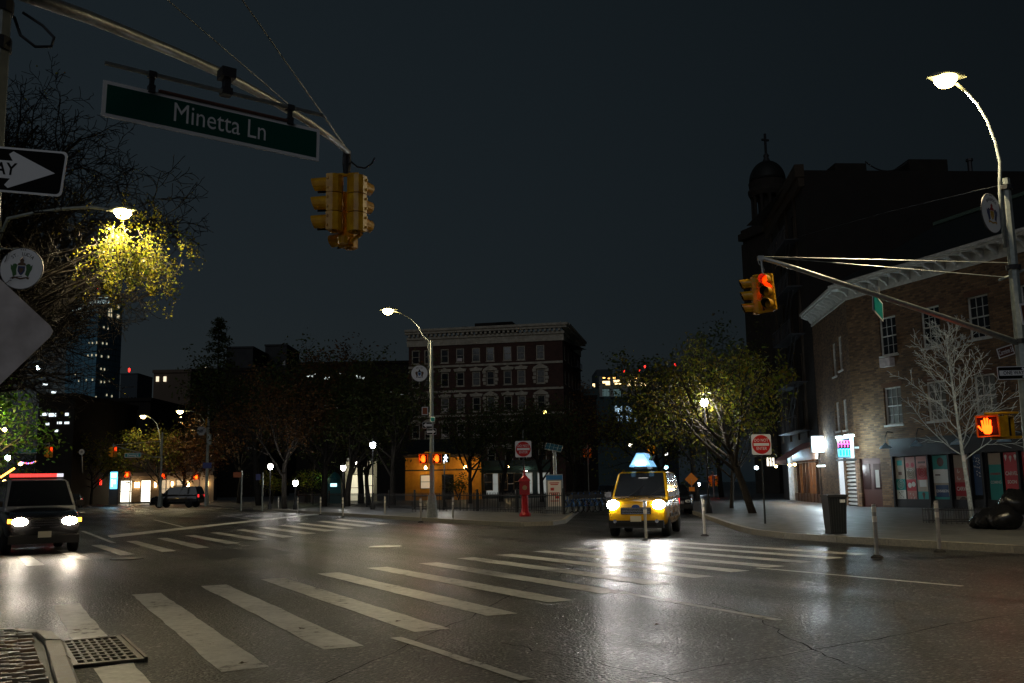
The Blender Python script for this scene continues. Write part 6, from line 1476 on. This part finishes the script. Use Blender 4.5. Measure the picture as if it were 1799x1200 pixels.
for k, (x, y, Y, c, s, lb_) in enumerate(((1238.5, 706, 49.8, (.9, .95, 1), 0, ''), (66, 646.5, 52, (.8, .95, 1), 40, 'white lamp under the grey diamond sign at the left'), (957, 724, 100, (1, .8, .2), 10, 'yellow lamp on the tenement above the park trees'), (8, 846, 60, (1, .6, .2), 8, 'orange lamp behind the silver vehicle at the left edge'),
       (5, 715, 48, (1, .9, .35), 40, 'upper yellow lamp in the green tree at the left edge'), (8, 755, 48, (1, .85, .3), 40, 'lower yellow lamp in the green tree at the left edge'), (36, 815, 80, (1, .65, .2), 16, 'small yellow lamp left of the distant signal'), (1170, 797, 120, (1, 1, .95), 6, 'tiny lamp far down the side street'), (1108, 782, 130, (1, .9, .7), 10, 'tiny warm lamp above the taxi'),
       (1170, 821, 118, (.4, .9, 1), 10, 'tiny teal lamp right of the taxi roof sign'), (1227, 851, 110, (.7, .85, 1), 18, 'white shop lamp far down the side street'), (1292, 822, 70, (.7, .9, 1), 14, 'left white lamp behind the tree trunk'), (1329, 822, 72, (.7, .9, 1), 14, 'right white lamp behind the tree trunk'), (62, 848, 120, (.5, .8, 1), 10, 'bluish lamp in the distance right of the silver vehicle'))):
    if not s: continue
    r = .0020 * Y; o = MB().lathe([(r * .3, -r * .9), (r, -r * .4), (r, r * .4), (r * .3, r * .9)], 10).build('wall_lamp', emit('small_lamp_%d' % k, c, s), None, True, loc=P(x, y, Y)); tag(o, lb_, 'lamp', 'small lamps in the distance')
    if s >= 14: lamp_light(o, (0, -.4, -.3), s * 3.5, c, .15)
# coloured party lights by the left tree, red crossing hands, ad kiosk
bl_ = MB(); p0, p1 = P(38, 812, 78), P(62, 811, 78)
xm = T('light_string', 'string of tiny coloured lights above the silver vehicle', 'string lights', p0)
for k in range(9): MB().lathe([(.02, -.05), (.06, 0), (.02, .05)], 6).build('bulb', emit('party_%d' % (k % 3), [(1, .1, .6), (.2, .3, 1), (1, .2, .1)][k % 3], 5), xm, loc=(p1 - p0) * (k / 8) + V((0, 0, -.12 * sin(pi * k / 8))))
xm2 = T('light_string', 'string of orange bulbs on the shop canopy behind the silver vehicle', 'string lights', P(2, 838, 45))
for k in range(8): q = P(2 + k * 3.2, 838 - k * 2.1, 45); MB().lathe([(.02, -.05), (.06, 0), (.02, .05)], 6).build('bulb', emit('party_orange', (1, .4, .05), 9), xm2, loc=q - P(2, 838, 45))
for x, y, Y, lb_ in ((224, 834, 118, 'leftmost distant red pedestrian signal beside the ad kiosk'), (287, 836, 120, 'middle distant red pedestrian signal above the pickup'), (345.5, 838, 116, 'rightmost distant red pedestrian signal right of the pickup')):
    q = P(x, y, Y); t = T('pedestrian_signal', lb_, 'pedestrian signal', q, 0, 'distant red pedestrian signals'); h = ped_box(t, face_dir((0, 0, 0), (.1, -1, 0)) @ M.Scale(1.4, 4))
    MB().tube([(.3, .2, .3), (.3, .2, -q.z + .1)], .06, 6).build('post', pole_m, t); lamp_light(t, (0, -.3, 0), 22, (1, .04, .01), .1)
for k, x in enumerate((137, 147, 157, 167, 177)):
    q = P(x, 847, 128); o = MB().bx(-.12, .12, -.05, .05, -.38, .38).build('barrier_light', emit('barrier_red', (1, .02, .01), 2.2), None, loc=q); tag(o, ['first', 'second', 'third', 'fourth', 'fifth'][k] + ' from the left of five red lights far up the avenue', 'red light', 'five red lights in a row')
k0 = P(200, 844, 112); kk = T('ad_kiosk', 'glowing cyan advertising kiosk far up the avenue', 'kiosk', (k0.x, 112, .15))
MB().bx(-.5, .5, 0, .3, 0, 3.2).build('case', dark_steel, kk); z = k0.z - .15
MB().bx(-.4, .4, -.02, -.005, z - .95, z + .95).build('screen', emit('screen_cyan', (.12, .6, 1), 3.2), kk)
MB().bx(-.3, .3, -.03, -.021, z + .35, z + .8).bx(-.28, -.12, -.03, -.021, z - .7, z + .1).bx(-.04, .22, -.03, -.021, z - .4, z + .05).build('screen_print', emit('screen_pale', (.8, .95, 1), 3), kk)
lamp_light(kk, (0, -.8, z), 25, (.2, .7, 1), .4)
# more signals down the side street
for x, y, Y, lb_, lit in ((1144, 791, 95, 'orange lit signal cluster above the taxi', None), (1033, 796, 100, 'dim signal with red light left of the taxi roof sign', 0), (1139, 800, 96, '', None), (1254, 845, 90, 'small red signal far down the side street', 0)):
    if not lb_: continue
    c = T('traffic_signal', lb_, 'traffic signal', P(x, y, Y)); head(c, face_dir((.25, 0, 0), (.3, -1, 0)), lit=lit, h=.95); head(c, face_dir((-.3, 0, 0), (-1, -.3, 0)), h=.95)
    MB().tube([(0, .25, .9), (0, .25, .15 - P(x, y, Y).z)], .06, 6).build('post', pole_m, c); MB().bx(-.35, .35, .2, .26, .45, .55).build('bracket', steel, c)
    lamp_light(c, (0, -.8, .2), 14 if lit is None else 5, (1, .6, .15) if lit is None else (1, .05, .02), .1)
rs_ = T('road_work_sign', 'orange diamond road work sign down the side street', 'sign', (P(1215, 850, 62).x, 62, 0)); z = P(1215, 842, 62).z
MB().prism([(.42, 0), (0, .42), (-.42, 0), (0, -.42)], -.004, .004, M.Translation((0, 0, z)) @ M.Rotation(pi / 2, 4, 'X')).build('plate', mat('orange_sheeting', (.75, .2, .01), .4), rs_); MB().tube([(0, .02, 0), (0, .02, z)], .03, 6).build('post', steel, rs_); MB().bx(-.18, .18, -.01, .0, z - .75, z - .48).build('lower_plate', mat('orange_sheeting', (.75, .2, .01), .4), rs_)
# iron railing of the park
rail = T('park_railing', 'low black iron railing in front of the park trees', 'railing', AB(46, 24, .15), atan2(AV.y, AV.x))
nb = 0
for k in range(0, 270):
    x = k * .18 - 3; MB_ = None
_pk = MB().bx(-.012, .012, -.012, .012, 0, 1.05).mesh('picket', black)
for k in range(250): ob('picket', _pk, rail, (k * .2 - 4, 0, 0))
for z in (.15, .9): MB().bx(-4, 46, -.02, .02, z - .02, z + .02).build('rail', black, rail)
for k in range(11): MB().bx(k * 5 - 4.05, k * 5 - 3.95, -.05, .05, 0, 1.25).build('post', black, rail)
rail2 = T('park_railing', 'black iron railing running along the side street behind the bicycles', 'railing', V((-6, 58, .15)), radians(4))
for k in range(60): ob('picket', _pk, rail2, (k * .2, 0, 0))
for z in (.15, .9): MB().bx(0, 12, -.02, .02, z - .02, z + .02).build('rail', black, rail2)
# sign boards and poles in the park edge
for x, yt, Y, w, h, m, lb_ in ((424, 834, 68, .55, .35, mat('orange_brown_sign', (.3, .08, .03), .5), 'small orange board on a park post'), (461, 838, 66, .3, .4, mat('blue_small_sign', (.05, .06, .2), .5), 'small bluish sign on a thin park post')):
    t = T('sign_post', lb_, 'sign', (P(x, 870, Y).x, Y, .15)); z = P(x, yt, Y).z - .15; MB().tube([(0, .02, 0), (0, .02, z + .3)], .05, 6).build('post', pole_m, t); MB().bx(-w / 2 - .3, w / 2 - .3, -.02, .0, z - h / 2, z + h / 2).build('board', m, t)
# leaf clumps lit green and orange inside the park
for k, (x, y, Y, r, m, c, lb_) in enumerate(((575, 842, 100, 1.3, mat('fresh_green_leaf', (.05, .14, .02)), (.4, 1, .5), 'green lit shrub among the park trunks'), (540, 842, 98, 1.5, leaf_g, (.9, 1, .5), 'yellow green lit shrub left of the green one'), (478, 845, 96, 1.4, leaf_g, (1, .9, .5), 'yellow green shrub below the left park lamp'), (806, 852, 100, 1.2, leaf_d, (1, .9, .5), 'dark green shrub in front of the yellow restaurant'))):
    rg = random.Random(90 + k); p = P(x, y, Y); t = T('shrub', lb_, 'shrub', (p.x, Y, .15)); zc = p.z - .15; tips = []
    st = MB()
    for q in range(9): a = rg.uniform(0, 6.28); e = V((cos(a) * r * .6, sin(a) * r * .6, zc + rg.uniform(-.3, .6))); st.tube([(0, 0, 0), e * .5 + V((0, 0, .2)), e], [.04, .03, .01], 4)
    for q in range(120): tips.append((V((rg.gauss(0, r * .5), rg.gauss(0, r * .5), zc + rg.gauss(0, .5))), V((0, 0, 1))))
    st.build('stem', bark_d, t); leaves(tips, 700, .2, rg, .15).build('crown', m, t)
    lamp_light(t, (0, -2.2, zc + .2), 14 if k < 3 else 4, c, .2)
gdw = T('kiosk', 'small teal lit arched kiosk between the park trees', 'kiosk', (P(586, 870, 95).x, 95, .15)); z = P(586, 845, 95).z - .15
MB().bx(-.7, .7, 0, 1.2, 0, 1.9).lathe([(.75, 1.9), (.65, 2.4), (.35, 2.8), (.05, 3.0)], 12, M.Translation((0, .6, 0))).build('cabin', mat('teal_kiosk', (.02, .12, .13), .5), gdw); MB().prism([(-.3, 1.6), (.3, 1.6), (.3, 2.0), (0, 2.4), (-.3, 2.0)], .0, .03, M.Rotation(pi / 2, 4, 'X')).build('lit_panel', emit('teal_panel', (.5, .9, 1), 2.2), gdw)
# fallen leaves on the road
lv = MB(); rg = random.Random(31)
LEAF = [(372, 1134, 'small dark fallen leaf lying on the near bar just above its lower end'), (428, 1168, 'fallen leaf at the lower tip of the first full crosswalk bar'), (530, 1108, 'fallen leaf on the second full crosswalk bar'), (135, 1110, 'fallen leaf on the short crosswalk bar beside the drain grate'), (120, 1010, 'fallen leaf on the road in front of the silver vehicle'), (700, 1094, 'fallen leaf on the third full crosswalk bar'), (1150, 1100, 'fallen leaf on the bare road right of the lane line'), (410, 1107, 'fallen leaf on the wet asphalt between the first two full bars')]
for x, y, leaf_label in LEAF:
    c = G(x, y) + V((0, 0, .012)); a = rg.uniform(0, 6.28); lobes = []
    for k in range(10): rr_ = .05 if k % 2 == 0 else .02; lobes.append(c + V((cos(a + k * .628) * rr_ * (1.3 if k == 0 else 1), sin(a + k * .628) * rr_, rg.uniform(0, .02))))
    o = MB().face([p - c for p in lobes]).build('fallen_leaf', mat('wet_fallen_leaf', (.05, .03, .015), .35), None, loc=c)
    tag(o, leaf_label, 'leaf', 'fallen leaves on the road')
